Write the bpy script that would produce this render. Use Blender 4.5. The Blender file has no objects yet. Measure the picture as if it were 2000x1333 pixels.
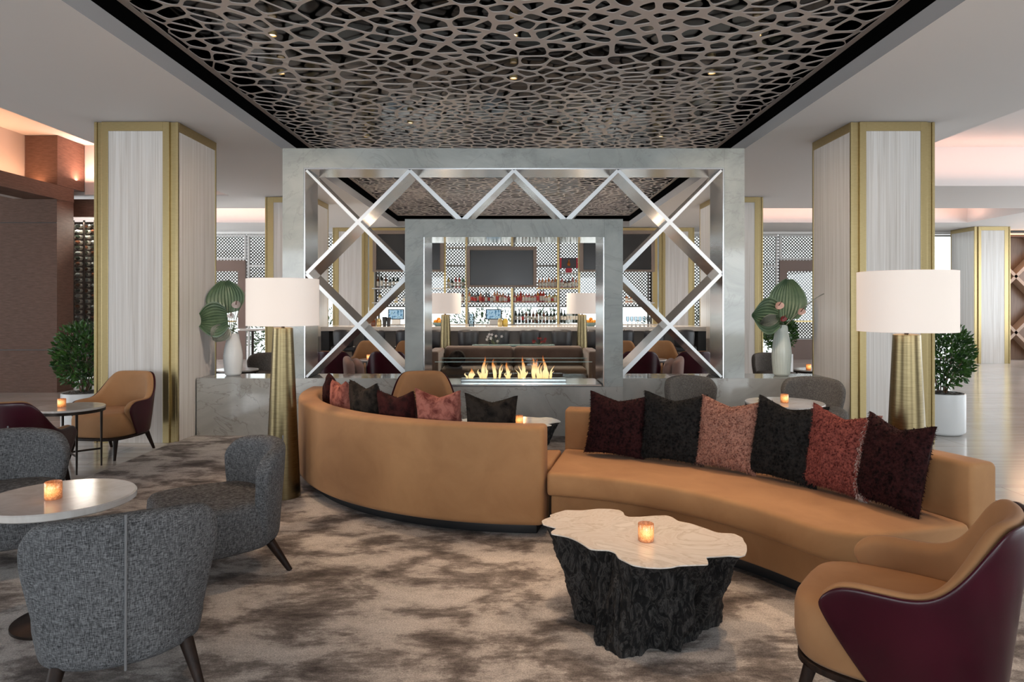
import bpy, bmesh, math, random
from math import sin, cos, pi, radians as R, atan2, sqrt, hypot
from mathutils import Vector, Matrix, noise
from mathutils.geometry import delaunay_2d_cdt

sc = bpy.context.scene
C = sc.collection
random.seed(7)

# ---------------------------------------------------------------- camera
EYE = 1.5
cam_d = bpy.data.cameras.new('camera'); cam = bpy.data.objects.new('camera', cam_d); C.objects.link(cam)
cam.location = (0, 0, EYE); cam.rotation_euler = (R(90), 0, 0)
cam_d.lens = 24; cam_d.sensor_width = 36; cam_d.shift_x = -.0015; cam_d.shift_y = -.03575
cam_d.clip_start = .05; cam_d.clip_end = 200
sc.camera = cam
F = 1333.33
def at(px, py, Y): return Vector(((px - 1003) * Y / F, Y, EYE - (py - 595) * Y / F))

# ---------------------------------------------------------------- world, view, large lights
w = bpy.data.worlds.new('world'); sc.world = w; w.use_nodes = True
bg = w.node_tree.nodes['Background']; bg.inputs[0].default_value = (.93, .97, 1, 1); bg.inputs[1].default_value = 2.3
sc.view_settings.view_transform = 'Standard'; sc.view_settings.look = 'None'
sc.view_settings.gamma = 1; sc.view_settings.exposure = .1; sc.view_settings.use_curve_mapping = False
sc.cycles.max_bounces = 8; sc.cycles.diffuse_bounces = 4; sc.cycles.glossy_bounces = 4
sc.cycles.transmission_bounces = 6; sc.cycles.transparent_max_bounces = 12
sc.cycles.caustics_reflective = False; sc.cycles.caustics_refractive = False
sc.cycles.sample_clamp_indirect = 4

def area(name, loc, rot, sx, sy, power, col, spread=180):
    l = bpy.data.lights.new(name, 'AREA'); l.shape = 'RECTANGLE'; l.size = sx; l.size_y = sy
    l.energy = power; l.color = col; l.spread = R(spread)
    o = bpy.data.objects.new(name, l); C.objects.link(o); o.location = loc; o.rotation_euler = rot; return o
DAY = (.86, .94, 1); WARM = (1, .70, .46)
# daylight entering by the windows of the wall behind the camera and side light from both lobby ends
for x in (-6.5, 0, 6.5): area('daylight_front', (x, -5.85, 1.9), (R(90), 0, 0), 4.6, 2.6, 245, DAY)
area('day_fill_left', (-15.8, 3.0, 1.8), (R(90), 0, R(-90)), 9, 2.4, 420, DAY)
area('day_fill_left', (-15.8, 15.3, 1.8), (R(90), 0, R(-90)), 5, 2.6, 1000, DAY)  # added fill that brightens the area beyond the screen
area('day_fill_right', (15.8, 16.3, 1.9), (R(90), 0, R(90)), 3.5, 2.6, 120, DAY)  # added counterpart on the right for the zone past the screen
area('day_fill_right', (15.8, 6.0, 1.9), (R(90), 0, R(90)), 16, 2.6, 620, DAY)
def portal(x0, x1, z0, z1, y):
    o = area('window_portal', ((x0 + x1) / 2, y, (z0 + z1) / 2), (R(90), 0, R(180)), x1 - x0, z1 - z0, 1, (1, 1, 1)); o.data.cycles.is_portal = True
portal(-9.2, 12.6, .05, 3.4, 18.55)
# cove lamps
CO = (1, .52, .38)
area('cove_lamp', (-8.06, 8.2, 3.57), (R(180), 0, 0), .18, 8.2, 55, (1, .48, .25))
area('cove_lamp', (-7.2, 12.1, 3.70), (R(180), 0, 0), 1.2, .06, 30, CO)
area('cove_lamp', (9.5, 11.0, 3.56), (R(180), 0, 0), 8, .25, 24, CO)
area('cove_lamp', (7.8, 16.1, 3.52), (R(180), 0, 0), 6, .3, 26, CO)
area('cove_lamp', (-7.8, 16.1, 3.52), (R(180), 0, 0), 6, .3, 30, CO)
def spot(loc, tgt, power, ang=60, col=WARM, blend=.7, size=.05):
    l = bpy.data.lights.new('spot_beam', 'SPOT'); l.energy = power; l.color = col; l.spot_size = R(ang); l.spot_blend = blend; l.shadow_soft_size = size
    o = bpy.data.objects.new('spot_beam', l); C.objects.link(o); o.location = loc
    o.rotation_euler = (Vector(tgt) - Vector(loc)).to_track_quat('-Z', 'Y').to_euler(); return o
for sx, sy, tx, ty, p in (
(1.9, 4.6, 1.35, 4.3, 170), (0, 5.8, .1, 4.6, 120), (-2.05, 5.8, -1.1, 5.2, 120), (2.07, 5.8, 2.2, 5.4, 90),
                          (0, 3.4, .7, 3.2, 120), (-2.05, 3.6, -1.9, 4.4, 60), (-2.05, 8.9, -2.0, 9.5, 60), (2.07, 8.9, 2.0, 9.5, 60), (0, 7.0, -.8, 6.6, 90),
                          (0, 9.4, 0, 11, 80), (-2.05, 12.4, -2.2, 13.4, 90), (2.07, 12.4, 2.2, 13.4, 90), (2.0, 3.0, 1.4, 2.5, 50), (0, 1.8, -.3, 2.6, 60)):
    spot((sx, sy, 3.72), (tx, ty, .4), p * 1.15, 55)
for sx_ in (-1, 1):  # added warm spots that brighten the column sides and low wall
    spot((sx_ * .6, 6.2, 3.72), (sx_ * 3.6, 8.0, 1.5), 200, 60, (1, .80, .62), .9)
    spot((sx_ * 2.0, 6.4, 3.72), (sx_ * 3.0, 7.8, .2), 60, 60, (1, .84, .68), .9)
    spot((sx_ * 1.0, 10.2, 3.72), (sx_ * 3.7, 12.9, 1.7), 200, 60, (1, .84, .68), .9)
for x, y, tx in ((-2.5, 14.6, -2.4), (2.5, 14.6, 2.4), (0, 14.6, 0), (0, 12.2, 0), (-2.2, 16.4, -2.2), (2.2, 16.4, 2.2)):  # added spots, their floor bounce lifts the ceiling beyond the screen
    spot((x, y, 3.72), (tx, y - .3, .4), 520, 85, (1, .86, .7))

# ---------------------------------------------------------------- materials
def mat(name, col=(.5, .5, .5), rough=.5, metal=0, **kw):
    m = bpy.data.materials.new(name); m.use_nodes = True
    b = m.node_tree.nodes['Principled BSDF']
    b.inputs['Base Color'].default_value = (*col, 1); b.inputs['Roughness'].default_value = rough; b.inputs['Metallic'].default_value = metal
    for k, v in kw.items(): b.inputs[k.replace('_', ' ')].default_value = v
    return m
def nd(m, t, **kw):
    n = m.node_tree.nodes.new(t)
    for k, v in kw.items():
        if isinstance(k, str) and hasattr(n, k) and k not in ('inputs',): setattr(n, k, v)
    return n
def ln(m, a, b): m.node_tree.links.new(a, b)
def coords(m, scale=(1, 1, 1), kind='Object', rot=(0, 0, 0)):
    t = nd(m, 'ShaderNodeTexCoord'); mp = nd(m, 'ShaderNodeMapping'); mp.inputs['Scale'].default_value = scale; mp.inputs['Rotation'].default_value = rot
    ln(m, t.outputs[kind], mp.inputs[0]); return mp.outputs[0]
def noi(m, vec, scale, detail=4, rough=.5, dist=0):
    n = nd(m, 'ShaderNodeTexNoise'); n.inputs['Scale'].default_value = scale; n.inputs['Detail'].default_value = detail
    n.inputs['Roughness'].default_value = rough; n.inputs['Distortion'].default_value = dist; ln(m, vec, n.inputs['Vector']); return n.outputs[0]
def ramp(m, fac, stops):
    n = nd(m, 'ShaderNodeValToRGB'); e = n.color_ramp.elements
    while len(e) < len(stops): e.new(.5)
    for i, (p, c) in enumerate(stops):
        e[i].position = p; e[i].color = (*c, 1) if len(c) == 3 else c
    ln(m, fac, n.inputs[0]); return n.outputs[0]
def mixc(m, fac, a, b, mode='MIX'):
    n = nd(m, 'ShaderNodeMix'); n.data_type = 'RGBA'; n.blend_type = mode
    for s, v in ((n.inputs[0], fac), (n.inputs[6], a), (n.inputs[7], b)):
        if hasattr(v, 'links'): ln(m, v, s)
        elif isinstance(v, (int, float)): s.default_value = v
        else: s.default_value = (*v, 1)
    return n.outputs[2]
def bsdf(m): return m.node_tree.nodes['Principled BSDF']
def setc(m, c): ln(m, c, bsdf(m).inputs['Base Color'])
def bump(m, h, strength=.3, dist=.01):
    n = nd(m, 'ShaderNodeBump'); n.inputs['Strength'].default_value = strength; n.inputs['Distance'].default_value = dist
    ln(m, h, n.inputs['Height']); ln(m, n.outputs[0], bsdf(m).inputs['Normal'])

M = {}
M['ceil'] = mat('ceiling_paint', (.77, .755, .75), .7)
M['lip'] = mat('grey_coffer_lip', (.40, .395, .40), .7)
M['white'] = mat('white_paint', (.75, .74, .72), .6)
M['black'] = mat('black_reveal', (.003, .003, .003), 1, Specular_IOR_Level=0)
M['mirror'] = mat('bronze_mirror', (.02, .014, .01), .1, 1)
M['panel'] = m = mat('perforated_metal', (.60, .54, .51), .42, .3)
M['steel'] = m = mat('polished_steel', (.78, .79, .80), .2, .85)
M['steelface'] = mat('satin_steel', (.82, .85, .87), .35, .2)
M['brass'] = m = mat('brushed_brass', (.60, .46, .19), .38, 1)
c = coords(m, (6, 6, 300)); n = noi(m, c, 3, 3); setc(m, ramp(m, n, [(.3, (.37, .285, .135)), (.7, (.48, .38, .20))]))
M['lampbrass'] = m = mat('aged_brass', (.42, .31, .17), .33, 1)
c = coords(m, (6, 6, 140)); n = noi(m, c, 2, 2); setc(m, ramp(m, n, [(.3, (.155, .12, .062)), (.7, (.235, .185, .10))]))
M['gold'] = mat('gold_metal', (.62, .47, .22), .35, .8)
M['darkmetal'] = mat('dark_bronze_metal', (.03, .022, .018), .35, .7)
# veined grey green marble
M['marble'] = m = mat('grey_marble', (.4, .42, .41), .07)
c = coords(m, (1, 1, 1.3)); n1 = noi(m, c, 1.1, 8, .62, 1.4)
base = ramp(m, n1, [(.25, (.26, .285, .27)), (.5, (.38, .405, .39)), (.75, (.48, .50, .475))])
n2 = noi(m, c, .9, 6, .55, 2.5); v = ramp(m, n2, [(.485, (0, 0, 0)), (.5, (1, 1, 1)), (.515, (0, 0, 0))])
setc(m, mixc(m, mixc(m, .22, (0, 0, 0), v), base, (.15, .15, .14)))
M['marble_warm'] = m = mat('honed_marble', (.42, .4, .36), .09)
c = coords(m, (1, 1, 1.2)); n1 = noi(m, c, 1.0, 8, .62, 1.4)
base = ramp(m, n1, [(.25, (.32, .31, .285)), (.5, (.43, .42, .39)), (.75, (.54, .525, .49))])
n2 = noi(m, c, .8, 6, .55, 2.5); v = ramp(m, n2, [(.485, (0, 0, 0)), (.5, (1, 1, 1)), (.515, (0, 0, 0))])
setc(m, mixc(m, mixc(m, .45, (0, 0, 0), v), base, (.17, .14, .11)))
# vertically striped stone of the columns
M['stone'] = m = mat('striped_stone', (.6, .58, .56), .22)
c = coords(m, (24, 24, .3)); n1 = noi(m, c, 1.6, 6, .65, .8)
s1 = ramp(m, n1, [(.3, (.56, .52, .48)), (.5, (.70, .67, .64)), (.7, (.78, .76, .74))])
c2 = coords(m, (60, 60, .6)); n2 = noi(m, c2, 1.5, 3); s2 = ramp(m, n2, [(.3, (.86, .86, .86)), (.7, (1, 1, 1))])
setc(m, mixc(m, 1, s1, s2, 'MULTIPLY'))
# carpet
M['carpet'] = m = mat('carpet', (.3, .26, .23), .95)
c = coords(m, (.8, 1.25, 1)); n1 = noi(m, c, 3.1, 8, .62, .25)
c2 = coords(m, (3, 9, 1)); n2 = noi(m, c2, 5, 5, .7)
ad = nd(m, 'ShaderNodeMath'); ad.operation = 'MULTIPLY_ADD'; ln(m, n2, ad.inputs[0]); ad.inputs[1].default_value = .22; ln(m, n1, ad.inputs[2])
s1 = ramp(m, ad.outputs[0], [(.43, (.06, .049, .044)), (.52, (.155, .130, .119)), (.585, (.27, .238, .22)), (.635, (.47, .425, .395)), (.72, (.60, .555, .52))])
c3 = coords(m, (1, 1, 1)); n3 = noi(m, c3, 150, 3, .7); s3 = ramp(m, n3, [(.3, (.55, .55, .55)), (.7, (1.2, 1.2, 1.2))])
setc(m, mixc(m, 1, s1, s3, 'MULTIPLY')); bump(m, n3, .35, .004)
# floor stone: long pale planks of stone
M['tile'] = m = mat('floor_stone', (.6, .56, .52), .16)
c = coords(m, (.5, 7, 1)); n1 = noi(m, c, 1.3, 7, .62, .5)
s1 = ramp(m, n1, [(.3, (.46, .415, .375)), (.5, (.56, .52, .48)), (.72, (.66, .63, .60))])
br = nd(m, 'ShaderNodeTexBrick'); br.inputs['Scale'].default_value = 1; br.inputs['Brick Width'].default_value = 1.6; br.inputs['Row Height'].default_value = .8
br.inputs['Mortar Size'].default_value = .004; br.inputs['Color1'].default_value = (1, 1, 1, 1); br.inputs['Color2'].default_value = (.88, .88, .88, 1); br.inputs['Mortar'].default_value = (.5, .48, .46, 1)
ln(m, coords(m, (1, 1, 1)), br.inputs['Vector']); setc(m, mixc(m, 1, s1, br.outputs[0], 'MULTIPLY'))
def wood(name, a, b, rough=.35, vert=True):
    m = mat(name, a, rough); c = coords(m, (5, 5, 40) if not vert else (40, 40, 1.5)); n = noi(m, c, 1.5, 6, .6, .4)
    setc(m, ramp(m, n, [(.3, a), (.7, b)])); return m
M['walnut'] = wood('walnut_panel', (.10, .058, .042), (.165, .098, .074), .6, False); bsdf(M['walnut']).inputs['Specular IOR Level'].default_value = .2
M['darkwood'] = wood('dark_wood', (.010, .006, .005), (.028, .015, .010), .5); bsdf(M['darkwood']).inputs['Specular IOR Level'].default_value = .2
M['midwood'] = wood('brown_wood', (.11, .055, .03), (.2, .11, .065), .35)
M['tanwood'] = mat('tan_wood_edge', (.34, .24, .18), .5)
M['doorwood'] = mat('brown_door_paint', (.16, .105, .085), .45)
# upholstery
def suede(name, a, b, sheen=.3):
    m = mat(name, a, .8); c = coords(m); n = noi(m, c, 3.2, 5, .6, .6); setc(m, ramp(m, n, [(.3, a), (.7, b)]))
    n2 = noi(m, c, 350, 2); bump(m, n2, .12, .002); bsdf(m).inputs['Sheen Weight'].default_value = sheen; return m
M['camel'] = suede('camel_suede', (.335, .16, .062), (.42, .215, .088), .06)
M['camel_chair'] = suede('camel_nubuck', (.31, .152, .062), (.375, .195, .085), .06)
M['leather'] = m = mat('burgundy_leather', (.032, .004, .010), .3); c = coords(m); n = noi(m, c, 3, 4); setc(m, ramp(m, n, [(.3, (.022, .0014, .005)), (.7, (.048, .0028, .010))])); bump(m, noi(m, c, 220, 3), .08, .002)
bsdf(m).inputs['Coat Weight'].default_value = .2; bsdf(m).inputs['Specular IOR Level'].default_value = .25; bsdf(m).inputs['Coat Roughness'].default_value = .25
def tweed(name, lo, hi):
    m = mat(name, lo, .9); c1 = coords(m, (420, 420, 40)); a = noi(m, c1, 1, 3, .6)
    c2 = coords(m, (60, 60, 420)); b = noi(m, c2, 1, 3, .6)
    mx = nd(m, 'ShaderNodeMath'); mx.operation = 'ADD'; ln(m, a, mx.inputs[0]); ln(m, b, mx.inputs[1])
    c3 = coords(m); n3 = noi(m, c3, 4, 3); m3 = nd(m, 'ShaderNodeMath'); m3.operation = 'MULTIPLY_ADD'; ln(m, n3, m3.inputs[0]); m3.inputs[1].default_value = .12; ln(m, mx.outputs[0], m3.inputs[2])
    hf = nd(m, 'ShaderNodeMath'); hf.operation = 'MULTIPLY'; ln(m, m3.outputs[0], hf.inputs[0]); hf.inputs[1].default_value = .5
    setc(m, ramp(m, hf.outputs[0], [(.42, lo), (.53, tuple((x + y) / 2.4 for x, y in zip(lo, hi))), (.64, hi)])); bump(m, mx.outputs[0], .25, .004); return m
M['pipe'] = mat('light_grey_piping', (.17, .17, .175), .9)
M['tweed'] = tweed('charcoal_tweed', (.012, .012, .014), (.20, .202, .21))
M['tweed_brown'] = tweed('brown_tweed', (.05, .042, .036), (.22, .19, .165))
M['velvet'] = suede('brown_velvet', (.075, .045, .032), (.12, .078, .056), .2)
M['pinkish'] = suede('dusty_pink_velvet', (.25, .14, .115), (.32, .19, .155))
M['charleather'] = mat('charcoal_leather', (.03, .03, .033), .4)
M['oilblack'] = mat('black_plastic', (.01, .01, .011), .4)
def fur(name, a, b, sc_=55, metal=.0):
    m = mat(name, a, .9); bsdf(m).inputs['Specular IOR Level'].default_value = .15; c = coords(m); vo = nd(m, 'ShaderNodeTexVoronoi'); vo.inputs['Scale'].default_value = sc_; ln(m, c, vo.inputs['Vector'])
    n = noi(m, c, 22 if sc_ < 60 else 45, 4, .6, .8); mx = nd(m, 'ShaderNodeMath'); mx.operation = 'MULTIPLY_ADD'; ln(m, vo.outputs[0], mx.inputs[0]); mx.inputs[1].default_value = .45; ln(m, n, mx.inputs[2])
    setc(m, ramp(m, mx.outputs[0], [(.48, a), (.82, b)])); bump(m, mx.outputs[0], .5, .01); return m
M['fur_maroon'] = fur('maroon_fur', (.003, .0008, .001), (.034, .009, .009))
M['fur_charcoal'] = fur('charcoal_fur', (.0015, .0015, .0018), (.020, .018, .017))
M['fur_rose'] = fur('rose_brown_fur', (.12, .04, .028), (.38, .19, .14), 95)
M['fur_red'] = fur('red_fur', (.06, .008, .007), (.25, .07, .055), 85)
M['fur_pale'] = fur('pale_fringe_fur', (.34, .24, .21), (.56, .45, .41))
M['vel_rose'] = fur('rose_velvet', (.12, .028, .022), (.38, .14, .105), 12)
M['vel_char'] = fur('charcoal_velvet', (.003, .0025, .002), (.028, .021, .016), 12)
M['vel_maroon'] = fur('maroon_velvet', (.006, .001, .001), (.04, .008, .007), 12)
# stump table
M['bark'] = m = mat('black_bark', (.02, .02, .02), .6, Specular_IOR_Level=.3)
c = coords(m, (1, 1, .45)); n = noi(m, c, 22, 9, .72, 2.2); setc(m, ramp(m, n, [(.40, (.002, .002, .0025)), (.50, (.010, .009, .009)), (.55, (.075, .068, .064)), (.60, (.012, .011, .011)), (.72, (.05, .045, .04)), (.8, (.2, .18, .16))])); bump(m, n, .9, .03)
M['stumptop'] = m = mat('cream_resin_top', (.7, .62, .55), .18)
c = coords(m, (1, 1, 1)); n = noi(m, c, 2.2, 5, .55, 2.2); wv = ramp(m, n, [(.40, (.76, .70, .64)), (.45, (.62, .54, .46)), (.47, (.76, .70, .64)), (.53, (.70, .62, .55)), (.545, (.76, .70, .64)), (.6, (.64, .57, .50)), (.62, (.78, .72, .66))]); setc(m, wv)
M['tabletop'] = m = mat('polished_cream_marble', (.62, .57, .52), .16); c = coords(m); n = noi(m, c, 5, 5, .6, 1.2); setc(m, ramp(m, n, [(.35, (.62, .57, .53)), (.65, (.74, .71, .68))]))
M['tableedge'] = mat('white_stone_edge', (.6, .62, .63), .2)
M['ceramic'] = mat('ceramic_white', (.74, .75, .75), .2)
M['ceramic_grey'] = mat('ceramic_celadon', (.62, .66, .60), .22)
M['soil'] = m = mat('grey_moss', (.12, .11, .10), .95); n = noi(m, coords(m), 60, 5); setc(m, ramp(m, n, [(.35, (.04, .035, .03)), (.65, (.22, .20, .18))])); bump(m, n, .8, .02)
def leafm(name, a, b):
    m = mat(name, a, .35); n = noi(m, coords(m), 9, 3); setc(m, ramp(m, n, [(.35, a), (.65, b)])); return m
M['leaf'] = leafm('glossy_green_leaf', (.012, .045, .01), (.06, .15, .025))
M['fan'] = leafm('fan_palm_leaf', (.085, .14, .075), (.14, .20, .115))
M['greyleaf'] = leafm('grey_green_leaf', (.17, .18, .14), (.30, .30, .25))
M['stem'] = mat('green_stem', (.07, .08, .03), .5)
M['petal'] = mat('blush_petal', (.62, .36, .28), .3); M['petal_grey'] = mat('mauve_petal', (.42, .34, .31), .3); M['redpetal'] = mat('dark_red_petal', (.22, .02, .02), .35)
M['orchid'] = mat('white_petal', (.75, .70, .68), .5)
M['spadix'] = mat('brown_spadix', (.10, .03, .02), .5)
M['glass'] = m = mat('clear_glass', (.95, 1, .98), .0); bsdf(m).inputs['Transmission Weight'].default_value = 1; bsdf(m).inputs['IOR'].default_value = 1.0; 
def thin_glass(name, tint, refl=.08):
    m = bpy.data.materials.new(name); m.use_nodes = True; nt = m.node_tree; nt.nodes.clear()
    o = nt.nodes.new('ShaderNodeOutputMaterial'); a = nt.nodes.new('ShaderNodeBsdfTransparent'); a.inputs[0].default_value = (*tint, 1)
    g = nt.nodes.new('ShaderNodeBsdfGlossy'); g.inputs['Roughness'].default_value = .02; fr = nt.nodes.new('ShaderNodeFresnel'); fr.inputs[0].default_value = 1.45
    mx = nt.nodes.new('ShaderNodeMixShader'); nt.links.new(fr.outputs[0], mx.inputs[0]); nt.links.new(a.outputs[0], mx.inputs[1]); nt.links.new(g.outputs[0], mx.inputs[2]); nt.links.new(mx.outputs[0], o.inputs[0]); return m
M['glass'] = thin_glass('clear_glass_pane', (.96, .98, .97))
M['wineglass'] = thin_glass('smoke_glass', (.55, .62, .66))
M['glassedge'] = mat('glass_edge', (.35, .5, .48), .1)
def emis(name, col, s):
    m = mat(name, (0, 0, 0), .5); bsdf(m).inputs['Emission Color'].default_value = (*col, 1); bsdf(m).inputs['Emission Strength'].default_value = s; return m
M['flame'] = m = bpy.data.materials.new('flame'); m.use_nodes = True; m.node_tree.nodes.clear()
o_ = nd(m, 'ShaderNodeOutputMaterial'); e_ = nd(m, 'ShaderNodeEmission'); tr = nd(m, 'ShaderNodeBsdfTransparent'); mx = nd(m, 'ShaderNodeMixShader')
g = nd(m, 'ShaderNodeTexCoord'); sp = nd(m, 'ShaderNodeSeparateXYZ'); ln(m, g.outputs['Generated'], sp.inputs[0])
ln(m, ramp(m, sp.outputs[2], [(0, (1, .62, .25)), (.35, (1, .72, .38)), (.75, (1, .33, .07)), (1, (.8, .14, .02))]), e_.inputs[0]); e_.inputs[1].default_value = 1.5
ln(m, ramp(m, sp.outputs[2], [(0, (.75, .75, .75)), (.45, (.65, .65, .65)), (1, (.06, .06, .06))]), mx.inputs[0]); ln(m, tr.outputs[0], mx.inputs[1]); ln(m, e_.outputs[0], mx.inputs[2]); ln(m, mx.outputs[0], o_.inputs[0])
M['candleglow'] = emis('candle_flame', (1, .55, .18), 14)
M['votive'] = m = mat('mercury_glass', (.42, .2, .12), .25, .3); n = noi(m, coords(m), 170, 4, .6, 1)
setc(m, ramp(m, n, [(.4, (.16, .09, .07)), (.6, (.45, .27, .19))]))
tc_ = nd(m, 'ShaderNodeTexCoord'); dn = nd(m, 'ShaderNodeVectorMath'); dn.operation = 'DISTANCE'; ln(m, tc_.outputs['Object'], dn.inputs[0]); dn.inputs[1].default_value = (0, -.02, .045)
sc_n = nd(m, 'ShaderNodeMath'); sc_n.operation = 'MULTIPLY_ADD'; ln(m, n, sc_n.inputs[0]); sc_n.inputs[1].default_value = -.03; ln(m, dn.outputs['Value'], sc_n.inputs[2])
ln(m, ramp(m, sc_n.outputs[0], [(0, (1, .62, .2)), (.012, (.9, .32, .07)), (.03, (.22, .06, .012)), (.06, (.06, .02, .008))]), bsdf(m).inputs['Emission Color']); bsdf(m).inputs['Emission Strength'].default_value = 1.3  # candle glow painted into the cup as emission around the flame
M['wax'] = emis('lit_wax', (1, .5, .2), .8)
M['shade'] = m = bpy.data.materials.new('linen_shade'); m.use_nodes = True; b = bsdf(m); b.inputs['Base Color'].default_value = (.78, .72, .66, 1); b.inputs['Roughness'].default_value = .9
b.inputs['Emission Color'].default_value = (1, .80, .68, 1); b.inputs['Emission Strength'].default_value = .34
c = coords(m, (1, 1, 1)); n = noi(m, coords(m, (400, 400, 400)), 1, 2); bump(m, n, .1, .001)
M['screen'] = mat('dark_screen', (.03, .031, .033), .22)
M['tvframe'] = mat('taupe_bezel', (.22, .17, .14), .4)
M['lcd'] = m = emis('lit_monitor', (.25, .45, .65), .7); n = noi(m, coords(m), 14, 3); ln(m, ramp(m, n, [(.4, (.05, .2, .35)), (.55, (.5, .75, .95)), (.7, (.15, .3, .25))]), bsdf(m).inputs['Emission Color'])
M['orange'] = mat('orange_peel', (.9, .33, .02), .45)
M['redbox'] = mat('red_card', (.45, .01, .03), .4); M['blackbox'] = mat('black_card', (.02, .008, .008), .3)
M['ledstrip'] = emis('led_strip', (1, .5, .16), 5)
M['lampdisc'] = emis('lamp_lens', (1, .82, .6), 1.6)
M['fret'] = mat('fretwork_metal', (.17, .15, .14), .6)
M['lightfret'] = mat('pale_window_frame', (.55, .54, .53), .5)
M['paving'] = mat('pale_paving', (.75, .73, .7), .8)
M['pinkwall'] = mat('plaster', (.66, .60, .57), .8)
M['countertop'] = mat('pale_stone_counter', (.55, .50, .45), .15)
M['counterfront'] = mat('taupe_stone', (.27, .235, .205), .4)

# ---------------------------------------------------------------- mesh helpers
class MB:
    def __init__(s): s.v = []; s.f = []; s.m = []
    def add(s, v, f, mi=0):
        o = len(s.v); s.v += [tuple(p) for p in v]; s.f += [tuple(i + o for i in q) for q in f]; s.m += [mi] * len(f); return s
    def box(s, x0, x1, y0, y1, z0, z1, mi=0):
        v = [(x, y, z) for z in (z0, z1) for y in (y0, y1) for x in (x0, x1)]
        return s.add(v, [(0, 2, 3, 1), (4, 5, 7, 6), (0, 1, 5, 4), (2, 6, 7, 3), (0, 4, 6, 2), (1, 3, 7, 5)], mi)
    def tube(s, p0, p1, r0, r1=None, seg=10, mi=0):
        r1 = r0 if r1 is None else r1; p0 = Vector(p0); p1 = Vector(p1); d = (p1 - p0).normalized()
        a = d.orthogonal().normalized(); b = d.cross(a); v = []
        for p, r in ((p0, r0), (p1, r1)): v += [p + r * (cos(2 * pi * i / seg) * a + sin(2 * pi * i / seg) * b) for i in range(seg)]
        f = [(i, (i + 1) % seg, seg + (i + 1) % seg, seg + i) for i in range(seg)] + [tuple(range(seg))[::-1], tuple(range(seg, 2 * seg))]
        return s.add(v, f, mi)
    def path(s, pts, r, seg=8, mi=0):
        for a, b in zip(pts, pts[1:]): s.tube(a, b, r if not callable(r) else r, None, seg, mi)
        return s
    def lathe(s, prof, seg=32, c=(0, 0, 0), mi=0, mats=None):
        v = []; rows = []
        for r, z in prof:
            if r < 1e-6: rows.append([len(v)]); v.append((c[0], c[1], c[2] + z))
            else:
                rows.append(list(range(len(v), len(v) + seg))); v += [(c[0] + r * cos(2 * pi * i / seg), c[1] + r * sin(2 * pi * i / seg), c[2] + z) for i in range(seg)]
        o = len(s.v); s.v += v
        for k, (a, b) in enumerate(zip(rows, rows[1:])):
            for i in range(seg):
                j = (i + 1) % seg
                if len(a) == 1 and len(b) == 1: continue
                if len(a) == 1: q = (a[0], b[j], b[i])
                elif len(b) == 1: q = (a[i], a[j], b[0])
                else: q = (a[i], a[j], b[j], b[i])
                s.f.append(tuple(x + o for x in q)); s.m.append(mats[k] if mats else mi)
        return s
    def loft(s, rings, mi=0, caps=True, closed=False):
        n = len(rings[0]); v = [p for r in rings for p in r]; f = []
        K = len(rings)
        for k in range(K if closed else K - 1):
            k2 = (k + 1) % K
            for i in range(n): j = (i + 1) % n; f.append((k * n + i, k * n + j, k2 * n + j, k2 * n + i))
        if caps and not closed: f += [tuple(range(n))[::-1], tuple((K - 1) * n + i for i in range(n))]
        return s.add(v, f, mi)
    def slab(s, fo, fi, nu, nv, mi=0):
        """closed shell between outer grid fo(u,v) and inner grid fi(u,v)"""
        V = []; 
        for fn in (fo, fi):
            for j in range(nv + 1):
                for i in range(nu + 1): V.append(fn(-1 + 2 * i / nu, j / nv))
        W = nu + 1; H = (nu + 1) * (nv + 1); f = []
        for j in range(nv):
            for i in range(nu):
                a = j * W + i; f.append((a, a + 1, a + W + 1, a + W)); f.append((H + a, H + a + W, H + a + W + 1, H + a + 1))
        for i in range(nu):
            f.append((i, H + i, H + i + 1, i + 1)); t = nv * W + i; f.append((t, t + 1, H + t + 1, H + t))
        for j in range(nv):
            a = j * W; f.append((a, a + W, H + a + W, H + a)); a += nu; f.append((a, H + a, H + a + W, a + W))
        return s.add(V, f, mi)
    def build(s, name, mats, parent=None, loc=None, rot=None, smooth=None, bevel=0, sub=0, bseg=2, flip=True):
        me = bpy.data.meshes.new(name); me.from_pydata(s.v, [], s.f)
        if not isinstance(mats, (list, tuple)): mats = [mats]
        for m in mats: me.materials.append(m)
        if len(mats) > 1: me.polygons.foreach_set('material_index', s.m)
        if flip:
            bm = bmesh.new(); bm.from_mesh(me); bmesh.ops.recalc_face_normals(bm, faces=bm.faces[:]); bm.to_mesh(me); bm.free()
        if smooth is not None or sub:
            me.polygons.foreach_set('use_smooth', [True] * len(me.polygons))
            if smooth and not sub: me.set_sharp_from_angle(angle=R(smooth))
        me.update(); o = bpy.data.objects.new(name, me); C.objects.link(o)
        if parent: o.parent = parent
        if loc: o.location = loc
        if rot: o.rotation_euler = rot
        if bevel: b = o.modifiers.new('bevel', 'BEVEL'); b.width = bevel; b.segments = bseg; b.limit_method = 'ANGLE'; b.angle_limit = R(40); b.harden_normals = False
        if sub: b = o.modifiers.new('sub', 'SUBSURF'); b.levels = sub; b.render_levels = sub
        return o
def tag(o, label, cat, group=None, kind=None):
    o['label'] = label; o['category'] = cat
    if group: o['group'] = group
    if kind: o['kind'] = kind
    return o
def thing(name, label, cat, loc=(0, 0, 0), rz=0, group=None):
    o = bpy.data.objects.new(name, None); C.objects.link(o); o.location = loc; o.rotation_euler = (0, 0, rz); o.empty_display_size = .1
    return tag(o, label, cat, group)
def struct(name, mb, m, **kw):
    o = mb.build(name, m, **kw); o['kind'] = 'structure'; return o
KIDS = {}
def kids(r): return [o for o in bpy.data.objects if o.parent == r]
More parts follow.
